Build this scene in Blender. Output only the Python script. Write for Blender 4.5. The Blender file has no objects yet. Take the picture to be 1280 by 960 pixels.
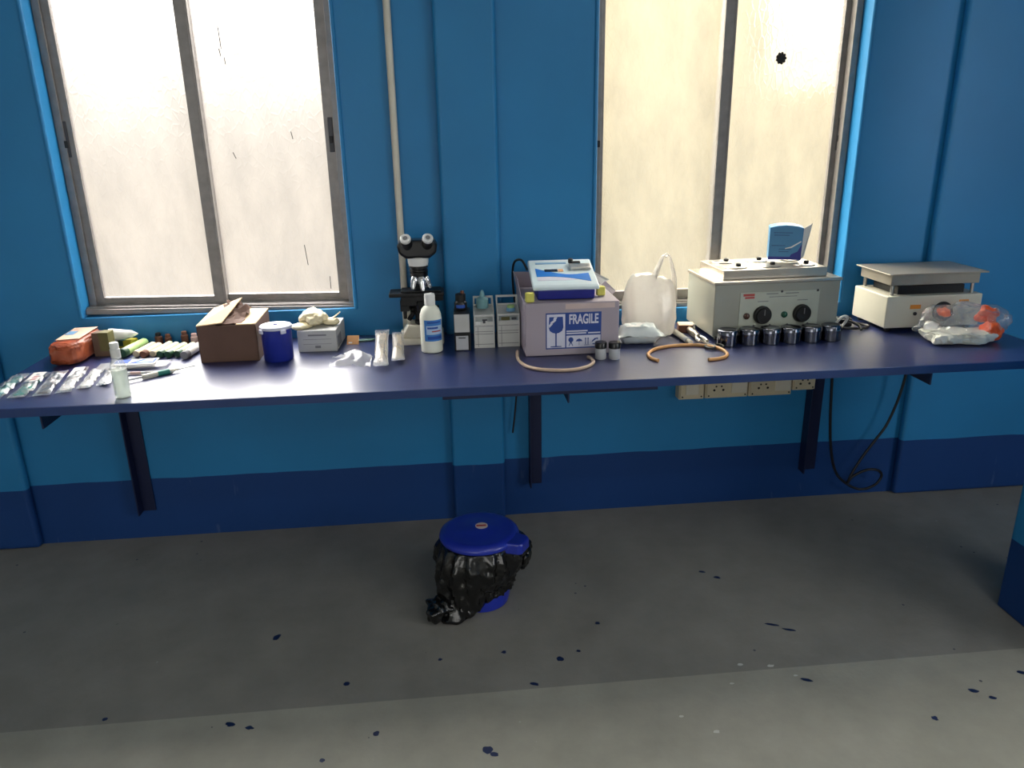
import bpy, bmesh, math, random
from mathutils import Vector, Matrix, noise
PI = math.pi
C = bpy.context.scene.collection
SC = bpy.context.scene
rnd = random.Random(7)

# ------------------------------------------------------------------ materials
def S(r, g, b):
    f = lambda c: (c/255/12.92 if c/255 <= .04045 else ((c/255+.055)/1.055)**2.4)
    return (f(r), f(g), f(b), 1)

def base_mat(name):
    m = bpy.data.materials.new(name); m.use_nodes = True
    return m, m.node_tree.nodes, m.node_tree.links

def mat(name, col, rough=.5, metal=0, var=.06, scale=14, bump=0, bscale=60, coat=0, spec=.5, ior=1.5, trans=0, alpha=1, detail=4, sheen=0):
    """procedural paint / plastic / metal: principled with a noise that varies colour and roughness a little"""
    m, n, l = base_mat(name)
    p = n['Principled BSDF']
    tc = n.new('ShaderNodeTexCoord')
    nz = n.new('ShaderNodeTexNoise'); nz.inputs['Scale'].default_value = scale; nz.inputs['Detail'].default_value = detail
    l.new(tc.outputs['Object'], nz.inputs['Vector'])
    hi = [min(1, c*(1+var)) for c in col[:3]]+[1]; lo = [c*(1-var) for c in col[:3]]+[1]
    r = n.new('ShaderNodeValToRGB'); r.color_ramp.elements[0].position = .3; r.color_ramp.elements[1].position = .7
    r.color_ramp.elements[0].color = lo; r.color_ramp.elements[1].color = hi
    l.new(nz.outputs['Fac'], r.inputs['Fac']); l.new(r.outputs['Color'], p.inputs['Base Color'])
    p.inputs['Roughness'].default_value = rough; p.inputs['Metallic'].default_value = metal
    p.inputs['Coat Weight'].default_value = coat; p.inputs['Specular IOR Level'].default_value = spec
    p.inputs['IOR'].default_value = ior; p.inputs['Transmission Weight'].default_value = trans; p.inputs['Alpha'].default_value = alpha
    if bump:
        b = n.new('ShaderNodeBump'); b.inputs['Strength'].default_value = bump; b.inputs['Distance'].default_value = .004
        nb = n.new('ShaderNodeTexNoise'); nb.inputs['Scale'].default_value = bscale; nb.inputs['Detail'].default_value = 4
        l.new(tc.outputs['Object'], nb.inputs['Vector']); l.new(nb.outputs['Fac'], b.inputs['Height']); l.new(b.outputs['Normal'], p.inputs['Normal'])
    return m

def film(name, tint=(1, 1, 1, 1), body=.15, rough=.12, gloss=.25, glow=(.9, .9, .9, 1), bump=.6, bscale=70):
    """thin clear plastic film: see-through with a milky part and crinkled glints"""
    m, n, l = base_mat(name); n.remove(n['Principled BSDF']); out = n['Material Output']
    tr = n.new('ShaderNodeBsdfTransparent'); tr.inputs['Color'].default_value = tint
    di = n.new('ShaderNodeBsdfDiffuse'); di.inputs['Color'].default_value = glow
    tl = n.new('ShaderNodeBsdfTranslucent'); tl.inputs['Color'].default_value = glow
    gl = n.new('ShaderNodeBsdfGlossy'); gl.inputs['Roughness'].default_value = rough
    tc = n.new('ShaderNodeTexCoord'); nb = n.new('ShaderNodeTexNoise'); nb.inputs['Scale'].default_value = bscale; nb.inputs['Detail'].default_value = 3
    b = n.new('ShaderNodeBump'); b.inputs['Strength'].default_value = bump; b.inputs['Distance'].default_value = .004
    l.new(tc.outputs['Object'], nb.inputs['Vector']); l.new(nb.outputs['Fac'], b.inputs['Height'])
    for s in (di, tl, gl): l.new(b.outputs['Normal'], s.inputs['Normal'])
    a = n.new('ShaderNodeMixShader'); a.inputs[0].default_value = .5
    l.new(di.outputs[0], a.inputs[1]); l.new(tl.outputs[0], a.inputs[2])
    c = n.new('ShaderNodeMixShader'); c.inputs[0].default_value = body
    l.new(tr.outputs[0], c.inputs[1]); l.new(a.outputs[0], c.inputs[2])
    d = n.new('ShaderNodeMixShader')
    lw = n.new('ShaderNodeLayerWeight'); lw.inputs['Blend'].default_value = .35
    mu = n.new('ShaderNodeMath'); mu.operation = 'MULTIPLY_ADD'; mu.inputs[1].default_value = gloss; mu.inputs[2].default_value = .04
    l.new(lw.outputs['Facing'], mu.inputs[0]); l.new(mu.outputs[0], d.inputs[0])
    l.new(c.outputs[0], d.inputs[1]); l.new(gl.outputs[0], d.inputs[2]); l.new(d.outputs[0], out.inputs['Surface'])
    return m

def wall_mat(name, upper, lower, zline):
    """blue gloss paint with a darker dado below zline (object space = world space)"""
    m, n, l = base_mat(name); p = n['Principled BSDF']
    tc = n.new('ShaderNodeTexCoord'); sx = n.new('ShaderNodeSeparateXYZ'); l.new(tc.outputs['Object'], sx.inputs[0])
    nz = n.new('ShaderNodeTexNoise'); nz.inputs['Scale'].default_value = 2.2; nz.inputs['Detail'].default_value = 6; l.new(tc.outputs['Object'], nz.inputs['Vector'])
    ws = n.new('ShaderNodeTexNoise'); ws.inputs['Scale'].default_value = 5; l.new(tc.outputs['Object'], ws.inputs['Vector'])
    wob = n.new('ShaderNodeMath'); wob.operation = 'MULTIPLY_ADD'; wob.inputs[1].default_value = .012; wob.inputs[2].default_value = zline-.006
    l.new(ws.outputs['Fac'], wob.inputs[0])
    gt = n.new('ShaderNodeMath'); gt.operation = 'GREATER_THAN'; l.new(sx.outputs['Z'], gt.inputs[0]); l.new(wob.outputs[0], gt.inputs[1])
    def ramp(c):
        r = n.new('ShaderNodeValToRGB'); r.color_ramp.elements[0].position = .3; r.color_ramp.elements[1].position = .72
        r.color_ramp.elements[0].color = [x*.9 for x in c[:3]]+[1]; r.color_ramp.elements[1].color = [x*1.08 for x in c[:3]]+[1]
        l.new(nz.outputs['Fac'], r.inputs['Fac']); return r
    a, b = ramp(lower), ramp(upper)
    # pale lime scuffs in the dado
    sc = n.new('ShaderNodeTexNoise'); sc.inputs['Scale'].default_value = 9; sc.inputs['Detail'].default_value = 8
    mp = n.new('ShaderNodeMapping'); mp.inputs['Scale'].default_value = (3, 1, .8); l.new(tc.outputs['Object'], mp.inputs[0]); l.new(mp.outputs[0], sc.inputs['Vector'])
    sr = n.new('ShaderNodeValToRGB'); sr.color_ramp.elements[0].position = .68; sr.color_ramp.elements[1].position = .8
    sr.color_ramp.elements[1].color = (.35, .35, .35, 1); l.new(sc.outputs['Fac'], sr.inputs['Fac'])
    lo = n.new('ShaderNodeMixRGB'); lo.inputs[2].default_value = S(120, 140, 170); l.new(sr.outputs['Color'], lo.inputs[0]); l.new(a.outputs['Color'], lo.inputs[1])
    mx = n.new('ShaderNodeMixRGB'); l.new(gt.outputs[0], mx.inputs[0]); l.new(lo.outputs[0], mx.inputs[1]); l.new(b.outputs['Color'], mx.inputs[2])
    l.new(mx.outputs[0], p.inputs['Base Color']); p.inputs['Roughness'].default_value = .44; p.inputs['Specular IOR Level'].default_value = .34
    bn = n.new('ShaderNodeTexNoise'); bn.inputs['Scale'].default_value = 45; bn.inputs['Detail'].default_value = 5; l.new(tc.outputs['Object'], bn.inputs['Vector'])
    bp = n.new('ShaderNodeBump'); bp.inputs['Strength'].default_value = .12; bp.inputs['Distance'].default_value = .004
    l.new(bn.outputs['Fac'], bp.inputs['Height']); l.new(bp.outputs['Normal'], p.inputs['Normal'])
    return m

def concrete(name, col):
    m, n, l = base_mat(name); p = n['Principled BSDF']
    tc = n.new('ShaderNodeTexCoord')
    def nz(s, d=6, rg=.6):
        t = n.new('ShaderNodeTexNoise'); t.inputs['Scale'].default_value = s; t.inputs['Detail'].default_value = d; t.inputs['Roughness'].default_value = rg
        l.new(tc.outputs['Object'], t.inputs['Vector']); return t
    big, mid, fine = nz(1.7), nz(7), nz(70, 3)
    r = n.new('ShaderNodeValToRGB'); r.color_ramp.elements[0].position = .3; r.color_ramp.elements[1].position = .75
    r.color_ramp.elements[0].color = [c*.74 for c in col[:3]]+[1]; r.color_ramp.elements[1].color = [c*1.2 for c in col[:3]]+[1]
    ad = n.new('ShaderNodeMath'); ad.operation = 'MULTIPLY_ADD'; ad.inputs[1].default_value = .55
    m2 = n.new('ShaderNodeMath'); m2.operation = 'MULTIPLY'; m2.inputs[1].default_value = .45; l.new(mid.outputs['Fac'], m2.inputs[0])
    l.new(big.outputs['Fac'], ad.inputs[0]); l.new(m2.outputs[0], ad.inputs[2]); l.new(ad.outputs[0], r.inputs['Fac'])
    # flecks of dark blue paint spilled over the screed
    vo = n.new('ShaderNodeTexVoronoi'); vo.inputs['Scale'].default_value = 13; l.new(tc.outputs['Object'], vo.inputs['Vector'])
    lt = n.new('ShaderNodeMath'); lt.operation = 'LESS_THAN'; lt.inputs[1].default_value = .055; l.new(vo.outputs['Distance'], lt.inputs[0])
    gate = nz(2.6, 2); gr = n.new('ShaderNodeMath'); gr.operation = 'GREATER_THAN'; gr.inputs[1].default_value = .53; l.new(gate.outputs['Fac'], gr.inputs[0])
    mu = n.new('ShaderNodeMath'); mu.operation = 'MULTIPLY'; l.new(lt.outputs[0], mu.inputs[0]); l.new(gr.outputs[0], mu.inputs[1])
    m3 = n.new('ShaderNodeMath'); m3.operation = 'MULTIPLY'; m3.inputs[1].default_value = .75; l.new(mu.outputs[0], m3.inputs[0])
    mx = n.new('ShaderNodeMixRGB'); mx.inputs[2].default_value = S(38, 48, 72); l.new(m3.outputs[0], mx.inputs[0]); l.new(r.outputs['Color'], mx.inputs[1])
    # small white lime specks
    v2 = n.new('ShaderNodeTexVoronoi'); v2.inputs['Scale'].default_value = 17; l.new(tc.outputs['Object'], v2.inputs['Vector'])
    l2 = n.new('ShaderNodeMath'); l2.operation = 'LESS_THAN'; l2.inputs[1].default_value = .05; l.new(v2.outputs['Distance'], l2.inputs[0])
    g2 = nz(1.9, 2); g3 = n.new('ShaderNodeMath'); g3.operation = 'GREATER_THAN'; g3.inputs[1].default_value = .62; l.new(g2.outputs['Fac'], g3.inputs[0])
    m4 = n.new('ShaderNodeMath'); m4.operation = 'MULTIPLY'; l.new(l2.outputs[0], m4.inputs[0]); l.new(g3.outputs[0], m4.inputs[1])
    m5 = n.new('ShaderNodeMath'); m5.operation = 'MULTIPLY'; m5.inputs[1].default_value = .45; l.new(m4.outputs[0], m5.inputs[0])
    mw = n.new('ShaderNodeMixRGB'); mw.inputs[2].default_value = S(190, 190, 185); l.new(m5.outputs[0], mw.inputs[0]); l.new(mx.outputs[0], mw.inputs[1])
    l.new(mw.outputs[0], p.inputs['Base Color']); p.inputs['Roughness'].default_value = .72; p.inputs['Specular IOR Level'].default_value = .3
    bp = n.new('ShaderNodeBump'); bp.inputs['Strength'].default_value = .2; bp.inputs['Distance'].default_value = .003
    l.new(fine.outputs['Fac'], bp.inputs['Height']); l.new(bp.outputs['Normal'], p.inputs['Normal'])
    return m

def frosted(name, tint, rough=.30):
    """rippled obscured window glass that scatters the daylight behind it"""
    m, n, l = base_mat(name); n.remove(n['Principled BSDF']); out = n['Material Output']
    rf = n.new('ShaderNodeBsdfRefraction'); rf.inputs['IOR'].default_value = 1.2; rf.inputs['Roughness'].default_value = rough; rf.inputs['Color'].default_value = tint
    tl = n.new('ShaderNodeBsdfTranslucent'); tl.inputs['Color'].default_value = [c*.95 for c in tint[:3]]+[1]
    tc = n.new('ShaderNodeTexCoord')
    mp = n.new('ShaderNodeMapping'); mp.inputs['Scale'].default_value = (1, 1, .45); l.new(tc.outputs['Object'], mp.inputs[0])
    vo = n.new('ShaderNodeTexVoronoi'); vo.feature = 'DISTANCE_TO_EDGE'; vo.inputs['Scale'].default_value = 55; l.new(mp.outputs[0], vo.inputs['Vector'])
    nz = n.new('ShaderNodeTexNoise'); nz.inputs['Scale'].default_value = 40; nz.inputs['Detail'].default_value = 6; l.new(mp.outputs[0], nz.inputs['Vector'])
    mi = n.new('ShaderNodeMath'); mi.operation = 'MINIMUM'; mi.inputs[1].default_value = .12; l.new(vo.outputs['Distance'], mi.inputs[0])
    ad = n.new('ShaderNodeMath'); ad.operation = 'MULTIPLY_ADD'; ad.inputs[1].default_value = 3; l.new(mi.outputs[0], ad.inputs[0]); l.new(nz.outputs['Fac'], ad.inputs[2])
    bp = n.new('ShaderNodeBump'); bp.inputs['Strength'].default_value = .55; bp.inputs['Distance'].default_value = .004
    l.new(ad.outputs[0], bp.inputs['Height']); l.new(bp.outputs['Normal'], rf.inputs['Normal'])
    # grimy streaks on the pane
    gz = n.new('ShaderNodeTexNoise'); gz.inputs['Scale'].default_value = 9; gz.inputs['Detail'].default_value = 9; l.new(mp.outputs[0], gz.inputs['Vector'])
    gr = n.new('ShaderNodeValToRGB'); gr.color_ramp.elements[0].position = .3; gr.color_ramp.elements[1].position = .62
    gr.color_ramp.elements[0].color = [c*.76 for c in tint[:3]]+[1]; gr.color_ramp.elements[1].color = tint
    l.new(gz.outputs['Fac'], gr.inputs['Fac']); l.new(gr.outputs['Color'], rf.inputs['Color'])
    mx = n.new('ShaderNodeMixShader'); mx.inputs[0].default_value = .06
    l.new(rf.outputs[0], mx.inputs[1]); l.new(tl.outputs[0], mx.inputs[2]); l.new(mx.outputs[0], out.inputs['Surface'])
    return m

M = {}
M['wall'] = wall_mat('blue_wall_paint', S(36, 122, 176), S(20, 60, 118), .233)
M['ceil'] = mat('white_ceiling_paint', S(205, 208, 205), .8, bump=.1)
M['outside'] = mat('sand_coloured_render', S(98, 88, 68), .9)
M['floor'] = concrete('grey_cement_screed', S(136, 134, 128))
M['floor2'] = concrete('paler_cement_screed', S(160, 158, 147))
M['drip'] = mat('dried_blue_paint', S(24, 40, 78), .4)
M['lime'] = mat('dried_white_paint', S(195, 196, 190), .7)
M['alu'] = mat('window_aluminium', S(128, 124, 122), .42, .55, .12, 30)
M['alu_dark'] = mat('dark_aluminium', S(70, 70, 74), .5, .4)
M['glass_w'] = frosted('rippled_frosted_glass', (.88, .84, .79, 1))
M['glass_y'] = frosted('rippled_frosted_glass_yellow', (.95, .89, .74, 1))  # same glass with a yellower tint, for the right window
M['black'] = mat('black_plastic', S(18, 18, 20), .45, spec=.35)
M['black_gloss'] = mat('black_enamel', S(12, 12, 14), .28, coat=.1)
M['grime'] = mat('dark_dried_paint', S(40, 36, 34), .7)
M['worktop'] = mat('blue_laminate', S(14, 30, 84), .33, 0, .08, 40, .05, 90, coat=0, spec=1.0, ior=1.7)
M['edge'] = mat('blue_edge_band', S(24, 52, 104), .4)
M['navy'] = mat('navy_painted_steel', S(20, 30, 66), .45, .2)
M['white'] = mat('white_plastic', S(222, 222, 218), .4)
M['offwhite'] = mat('offwhite_enamel', S(206, 200, 184), .42)
M['cream'] = mat('cream_enamel', S(150, 151, 140), .4, 0, .04, 8)
M['cream_hot'] = mat('cream_hotplate_enamel', S(196, 193, 178), .4, 0, .04, 8)
M['kit'] = mat('white_kit_card', S(206, 206, 202), .6, 0, .04)
M['ivory'] = mat('ivory_plate', S(200, 188, 160), .45)
M['hole'] = mat('socket_hole', S(25, 22, 20), .8)
M['tin'] = mat('dark_polished_steel', S(118, 120, 130), .15, 1)
M['plate'] = mat('greyed_heating_plate', S(150, 144, 132), .35, .35, .08, 12)
M['steel'] = mat('brushed_steel', S(190, 186, 180), .32, .9, .08, 40)
M['steel_dull'] = mat('dull_steel_sheet', S(186, 178, 166), .3, .8, .08, 12)
M['chrome'] = mat('polished_steel', S(205, 205, 208), .16, 1)
M['card'] = mat('brown_cardboard', S(97, 72, 60), .85, 0, .1, 10, .1, 60)
M['card_lit'] = mat('lit_cardboard', S(214, 186, 146), .85, 0, .1, 10, .1, 60)  # flap cardboard, window light on it put into the colour
M['paper'] = mat('white_paper', S(225, 225, 222), .75, 0, .03)
M['carton_w'] = mat('white_lilac_carton', S(162, 152, 161), .7, 0, .04, 9, .05, 40)
M['carton_g'] = mat('white_grey_carton', S(184, 184, 180), .7, 0, .04)
M['orange_wrap'] = mat('orange_plastic_wrap', S(148, 70, 38), .45, 0, .35, 22, .5, 60)
M['pink_paper'] = mat('pale_pink_paper', S(225, 190, 165), .7, 0, .15, 30)
M['olive'] = mat('olive_card', S(98, 94, 52), .7, 0, .12)
M['brown_card'] = mat('dull_brown_card', S(104, 82, 66), .7, 0, .12)
M['lime_card'] = mat('yellow_green_card', S(170, 160, 40), .6)
M['green_dk'] = mat('dark_green_plastic', S(34, 74, 48), .4)
M['green_lt'] = mat('light_green_plastic', S(168, 200, 130), .4)
M['green_pale'] = mat('pale_green_plastic', S(196, 206, 172), .45)
M['beige'] = mat('beige_plastic', S(205, 190, 160), .5)
M['brown'] = mat('brown_cork', S(104, 66, 48), .8)
M['pink'] = mat('pink_plastic', S(212, 180, 170), .5)
M['teal'] = mat('teal_print', S(40, 125, 112), .5)
M['blue_print'] = mat('blue_print', S(34, 76, 160), .75)
M['sky_print'] = mat('sky_blue_print', S(112, 158, 196), .5)
M['red_print'] = mat('red_print', S(170, 70, 66), .6)
M['grey_print'] = mat('grey_print', S(120, 120, 122), .7)
M['dark_print'] = mat('dark_print', S(70, 72, 78), .7)
M['bucket'] = mat('royal_blue_plastic', S(30, 48, 160), .3, coat=.2)
M['jar_blue'] = mat('deep_blue_plastic', S(30, 44, 140), .32)
M['jar_lid'] = mat('lilac_white_plastic', S(206, 206, 222), .35)
M['glove'] = mat('cream_latex', S(224, 212, 176), .55, 0, .06, 20)
M['orange_card'] = mat('orange_peach_card', S(212, 158, 106), .7)
M['green_strip'] = mat('green_grey_leaf', S(92, 124, 112), .6)
M['stick'] = mat('pale_wood_sticks', S(212, 198, 168), .6)
M['film'] = film('clear_plastic_film', body=.34, gloss=.45, bump=1.0, bscale=90)
M['film_milky'] = film('milky_plastic_film', body=.6, gloss=.2, bump=.4)
M['film_clear'] = film('crisp_clear_film', body=.14, gloss=.5, bump=1.0, rough=.08)
M['bag_white'] = film('white_carrier_film', body=.86, gloss=.12, glow=(.70, .67, .63, 1), bump=.5, bscale=35)
M['bottle_clear'] = film('clear_bottle_plastic', body=.25, gloss=.4, bump=.02, glow=(.8, .84, .78, 1))
M['liquid'] = film('pale_gel', tint=(.9, .95, .9, 1), body=.35, gloss=.1, bump=.02, glow=(.72, .78, .72, 1))
M['hdpe'] = mat('cloudy_white_bottle', S(222, 224, 210), .4, 0, .03)
M['label_blue'] = mat('blue_bottle_label', S(52, 122, 196), .5)
M['label_pale'] = mat('pale_bottle_label', S(170, 196, 224), .5)
M['meter_top'] = mat('pale_blue_white_plastic', S(205, 220, 226), .38)
M['meter_base'] = mat('ultramarine_plastic', S(26, 34, 128), .4)
M['meter_blue'] = mat('bright_blue_print', S(30, 112, 200), .4)
M['lcd'] = mat('dark_lcd', S(46, 42, 44), .2)
M['foam'] = mat('yellow_foam', S(205, 200, 100), .85, bump=.3)
M['frag_blue'] = mat('label_navy_ink', S(34, 66, 140), .6)
M['frag_white'] = mat('label_white_ink', S(205, 206, 222), .6)
M['rubber'] = mat('amber_rubber_hose', S(196, 146, 92), .45, 0, .12, 20)
M['rubber_grey'] = mat('beige_grey_hose', S(190, 166, 144), .45, 0, .1, 20)
M['grey_cap'] = mat('grey_jar_plastic', S(176, 178, 182), .35)
M['cable'] = mat('black_cable', S(18, 20, 26), .4)
M['bin_bag'] = mat('black_bin_liner', S(13, 13, 14), .2, 0, .2, 20, .5, 40, spec=.7)
M['orange'] = mat('orange_plastic', S(232, 96, 46), .4)
M['white_pad'] = mat('white_crumpled_paper', S(214, 214, 204), .7, 0, .06, 16, .5, 30)
M['box_blue'] = mat('blue_glove_carton', S(66, 128, 172), .5, 0, .05)
M['box_navy'] = mat('navy_carton_print', S(34, 44, 130), .5)
M['amber'] = mat('amber_label', S(206, 132, 50), .5)
M['lamp_red'] = mat('dark_red_lens', S(70, 44, 34), .25)
M['lamp_green'] = mat('dark_green_lens', S(16, 80, 60), .25)
M['sticker'] = mat('round_white_sticker', S(206, 190, 184), .5)

# ------------------------------------------------------------------ mesh builder
class MB:
    def __init__(s): s.bm = bmesh.new(); s.mi = 0
    def _xf(s, vs, mx):
        if mx is not None: bmesh.ops.transform(s.bm, matrix=mx, verts=vs)
    def box(s, x0, x1, y0, y1, z0, z1, mx=None):
        v = [s.bm.verts.new(p) for p in ((x0,y0,z0),(x1,y0,z0),(x1,y1,z0),(x0,y1,z0),(x0,y0,z1),(x1,y0,z1),(x1,y1,z1),(x0,y1,z1))]
        for q in ((0,3,2,1),(4,5,6,7),(0,1,5,4),(1,2,6,5),(2,3,7,6),(3,0,4,7)):
            s.bm.faces.new([v[i] for i in q]).material_index = s.mi
        s._xf(v, mx); return s
    def prism(s, pts, axis, a, b, mx=None):
        """polygon pts (2D) extruded along axis from a to b; axis 'x': pts=(y,z), 'y': (x,z), 'z': (x,y)"""
        f = {'x': lambda p, t: (t, p[0], p[1]), 'y': lambda p, t: (p[0], t, p[1]), 'z': lambda p, t: (p[0], p[1], t)}[axis]
        A = [s.bm.verts.new(f(p, a)) for p in pts]; B = [s.bm.verts.new(f(p, b)) for p in pts]; k = len(pts)
        fs = [s.bm.faces.new(A), s.bm.faces.new(B[::-1])]
        for i in range(k): fs.append(s.bm.faces.new((A[i], B[i], B[(i+1) % k], A[(i+1) % k])))
        for q in fs: q.material_index = s.mi
        bmesh.ops.recalc_face_normals(s.bm, faces=fs)
        s._xf(A+B, mx); return s
    def lathe(s, prof, n=28, mx=None, cap=True):
        """prof: (r,z) list, revolved about z"""
        rings = []; allv = []
        for r, z in prof:
            ring = [s.bm.verts.new((max(r, 1e-5)*math.cos(2*PI*i/n), max(r, 1e-5)*math.sin(2*PI*i/n), z)) for i in range(n)]
            rings.append(ring); allv += ring
        fs = []
        for A, B in zip(rings, rings[1:]):
            for i in range(n): fs.append(s.bm.faces.new((A[i], A[(i+1) % n], B[(i+1) % n], B[i])))
        if cap: fs += [s.bm.faces.new(rings[0][::-1]), s.bm.faces.new(rings[-1])]
        for q in fs: q.material_index = s.mi
        bmesh.ops.recalc_face_normals(s.bm, faces=fs)
        s._xf(allv, mx); return s
    def cyl(s, r, a, b, n=24, r2=None):
        a, b = Vector(a), Vector(b); d = b-a
        return s.lathe([(r, 0), (r if r2 is None else r2, d.length)], n, Matrix.Translation(a) @ d.to_track_quat('Z', 'Y').to_matrix().to_4x4())
    def turned(s, prof, a, d, n=24):
        return s.lathe(prof, n, Matrix.Translation(Vector(a)) @ Vector(d).to_track_quat('Z', 'Y').to_matrix().to_4x4())
    def tube(s, pts, r, n=10, smooth=6, flat=1):
        P = catmull(pts, smooth); rings = []; up = Vector((0, 0, 1)); nrm = None
        for i, p in enumerate(P):
            t = (P[min(i+1, len(P)-1)]-P[max(i-1, 0)]).normalized()
            if nrm is None:
                nrm = t.cross(up) if abs(t.dot(up)) < .95 else t.cross(Vector((1, 0, 0)))
            nrm = (nrm-t*nrm.dot(t)).normalized(); bi = t.cross(nrm)
            rr = r(i/(len(P)-1)) if callable(r) else r
            rings.append([s.bm.verts.new(p+nrm*rr*math.cos(2*PI*k/n)+bi*rr*flat*math.sin(2*PI*k/n)) for k in range(n)])
        fs = []
        for A, B in zip(rings, rings[1:]):
            for i in range(n): fs.append(s.bm.faces.new((A[i], A[(i+1) % n], B[(i+1) % n], B[i])))
        fs += [s.bm.faces.new(rings[0][::-1]), s.bm.faces.new(rings[-1])]
        for q in fs: q.material_index = s.mi
        bmesh.ops.recalc_face_normals(s.bm, faces=fs)
        return s
    def poly(s, pts, mx=None):
        v = [s.bm.verts.new(p) for p in pts]; s.bm.faces.new(v).material_index = s.mi; s._xf(v, mx); return s
    def slab(s, quad, t):
        """a thin board with corner points quad (4 x 3D) and thickness t along its normal"""
        q = [Vector(p) for p in quad]; nrm = (q[1]-q[0]).cross(q[3]-q[0]).normalized()*t
        A = [s.bm.verts.new(p) for p in q]; B = [s.bm.verts.new(p+nrm) for p in q]
        fs = [s.bm.faces.new(A[::-1]), s.bm.faces.new(B)]+[s.bm.faces.new((A[i], A[(i+1) % 4], B[(i+1) % 4], B[i])) for i in range(4)]
        for f in fs: f.material_index = s.mi
        bmesh.ops.recalc_face_normals(s.bm, faces=fs); return s
    def blob(s, c, rad, n=3, amp=0, fr=20, seed=0, zmin=None, power=1.0):
        """lumpy rounded mass; power < 1 squares it off"""
        r = bmesh.ops.create_icosphere(s.bm, subdivisions=n, radius=1)
        for v in r['verts']:
            u = v.co.normalized()
            if power != 1: u = Vector([math.copysign(abs(k)**power, k) for k in u])
            p = Vector((u[0]*rad[0], u[1]*rad[1], u[2]*rad[2]))
            p *= 1+amp*noise.noise((p+Vector((seed, seed*1.7, 0)))*fr)+amp*.5*noise.noise((p+Vector((seed, 0, seed)))*fr*2.7)
            p += Vector(c)
            if zmin is not None: p.z = max(p.z, zmin)
            v.co = p
        for v in r['verts']:
            for f in v.link_faces: f.material_index = s.mi
        return s
    def pillow(s, L, W, T, nx=14, ny=8, wob=.15, seed=0, fr=40, z0=0, crimp=.12):
        """sealed flat sachet lying along x, flat crimped ends"""
        def gen(sign):
            g = []
            for i in range(nx+1):
                row = []
                for j in range(ny+1):
                    u, w = i/nx, j/ny
                    e = min(1, max(0, (min(u, 1-u)-crimp*.5)/.16)); e = e*e*(3-2*e)
                    h = T/2*e*math.sin(PI*w)**.6
                    k = noise.noise(Vector((u*L*fr+seed, w*W*fr, seed*.7+sign*3)))*T*wob*(.3+e)
                    row.append(s.bm.verts.new((L*(u-.5), W*(w-.5)*(1-.10*e), z0+T/2+sign*h+k*(1 if sign > 0 else .25)+.0005*sign)))
                g.append(row)
            return g
        for sg in (1, -1):
            g = gen(sg)
            for i in range(nx):
                for j in range(ny):
                    q = (g[i][j], g[i+1][j], g[i+1][j+1], g[i][j+1])
                    s.bm.faces.new(q if sg > 0 else q[::-1]).material_index = s.mi
        for v in s.bm.verts: v.co.z = max(v.co.z, z0)
        return s
    def build(s, name, m, parent=None, smooth=False, bevel=0, seg=2, loc=None, rot=None, label=None):
        me = bpy.data.meshes.new(name); s.bm.to_mesh(me); s.bm.free()
        for q in (m if isinstance(m, (list, tuple)) else [m]): me.materials.append(q)
        if smooth:
            me.polygons.foreach_set('use_smooth', [True]*len(me.polygons))
            try: me.set_sharp_from_angle(angle=math.radians(42))
            except Exception: pass
        o = bpy.data.objects.new(name, me); C.objects.link(o)
        if parent is not None: o.parent = parent
        if loc: o.location = loc
        if rot: o.rotation_euler = rot
        if label: o['label'] = label
        if bevel:
            b = o.modifiers.new('edge', 'BEVEL'); b.width = bevel; b.segments = seg; b.limit_method = 'ANGLE'; b.angle_limit = math.radians(40)
        return o

def catmull(pts, k):
    P = [Vector(p) for p in pts]
    if k <= 1 or len(P) < 3: return P
    out = []
    for i in range(len(P)-1):
        p0, p1, p2, p3 = P[max(i-1, 0)], P[i], P[i+1], P[min(i+2, len(P)-1)]
        for j in range(k):
            t = j/k
            out.append(.5*((2*p1)+(p2-p0)*t+(2*p0-5*p1+4*p2-p3)*t*t+(3*p1-p0-3*p2+p3)*t**3))
    return out+[P[-1]]

def thing(name, label, cat, loc=(0, 0, 0), rz=0, group=None, rot=None):
    o = bpy.data.objects.new(name, None); C.objects.link(o); o.location = loc
    o.rotation_euler = rot or (0, 0, rz); o.empty_display_size = .05
    o['label'] = label; o['category'] = cat
    if group: o['group'] = group
    return o

def tag(o, label, cat, group=None):
    o['label'] = label; o['category'] = cat
    if group: o['group'] = group
    return o

def struct(o): o['kind'] = 'structure'; return o

def dup(root, loc, rz=None, label=None, group=None):
    r = root.copy(); C.objects.link(r); r.location = loc
    if rz is not None: r.rotation_euler = (0, 0, rz)
    if label: r['label'] = label
    if group: r['group'] = group
    for ch in list(root.children):
        c = ch.copy(); C.objects.link(c); c.parent = r
        for g in list(ch.children):
            d = g.copy(); C.objects.link(d); d.parent = c
    return r

def text_mesh(name, body, m, parent, size, loc, rot, sx=1.0, depth=.0004):
    cu = bpy.data.curves.new(name, 'FONT'); cu.body = body; cu.size = size; cu.extrude = depth; cu.align_x = 'CENTER'; cu.align_y = 'CENTER'; cu.offset = .0011
    t = bpy.data.objects.new(name+'_tmp', cu); C.objects.link(t)
    me = bpy.data.meshes.new_from_object(t); bpy.data.objects.remove(t)
    me.materials.clear(); me.materials.append(m)
    o = bpy.data.objects.new(name, me); C.objects.link(o); o.parent = parent; o.location = loc; o.rotation_euler = rot; o.scale = (sx, 1, 1)
    return o

ZT = .735            # worktop surface
WY = 2.61            # inner face of the window wall
T = lambda x, y, z: Matrix.Translation((x, y, z))

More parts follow.
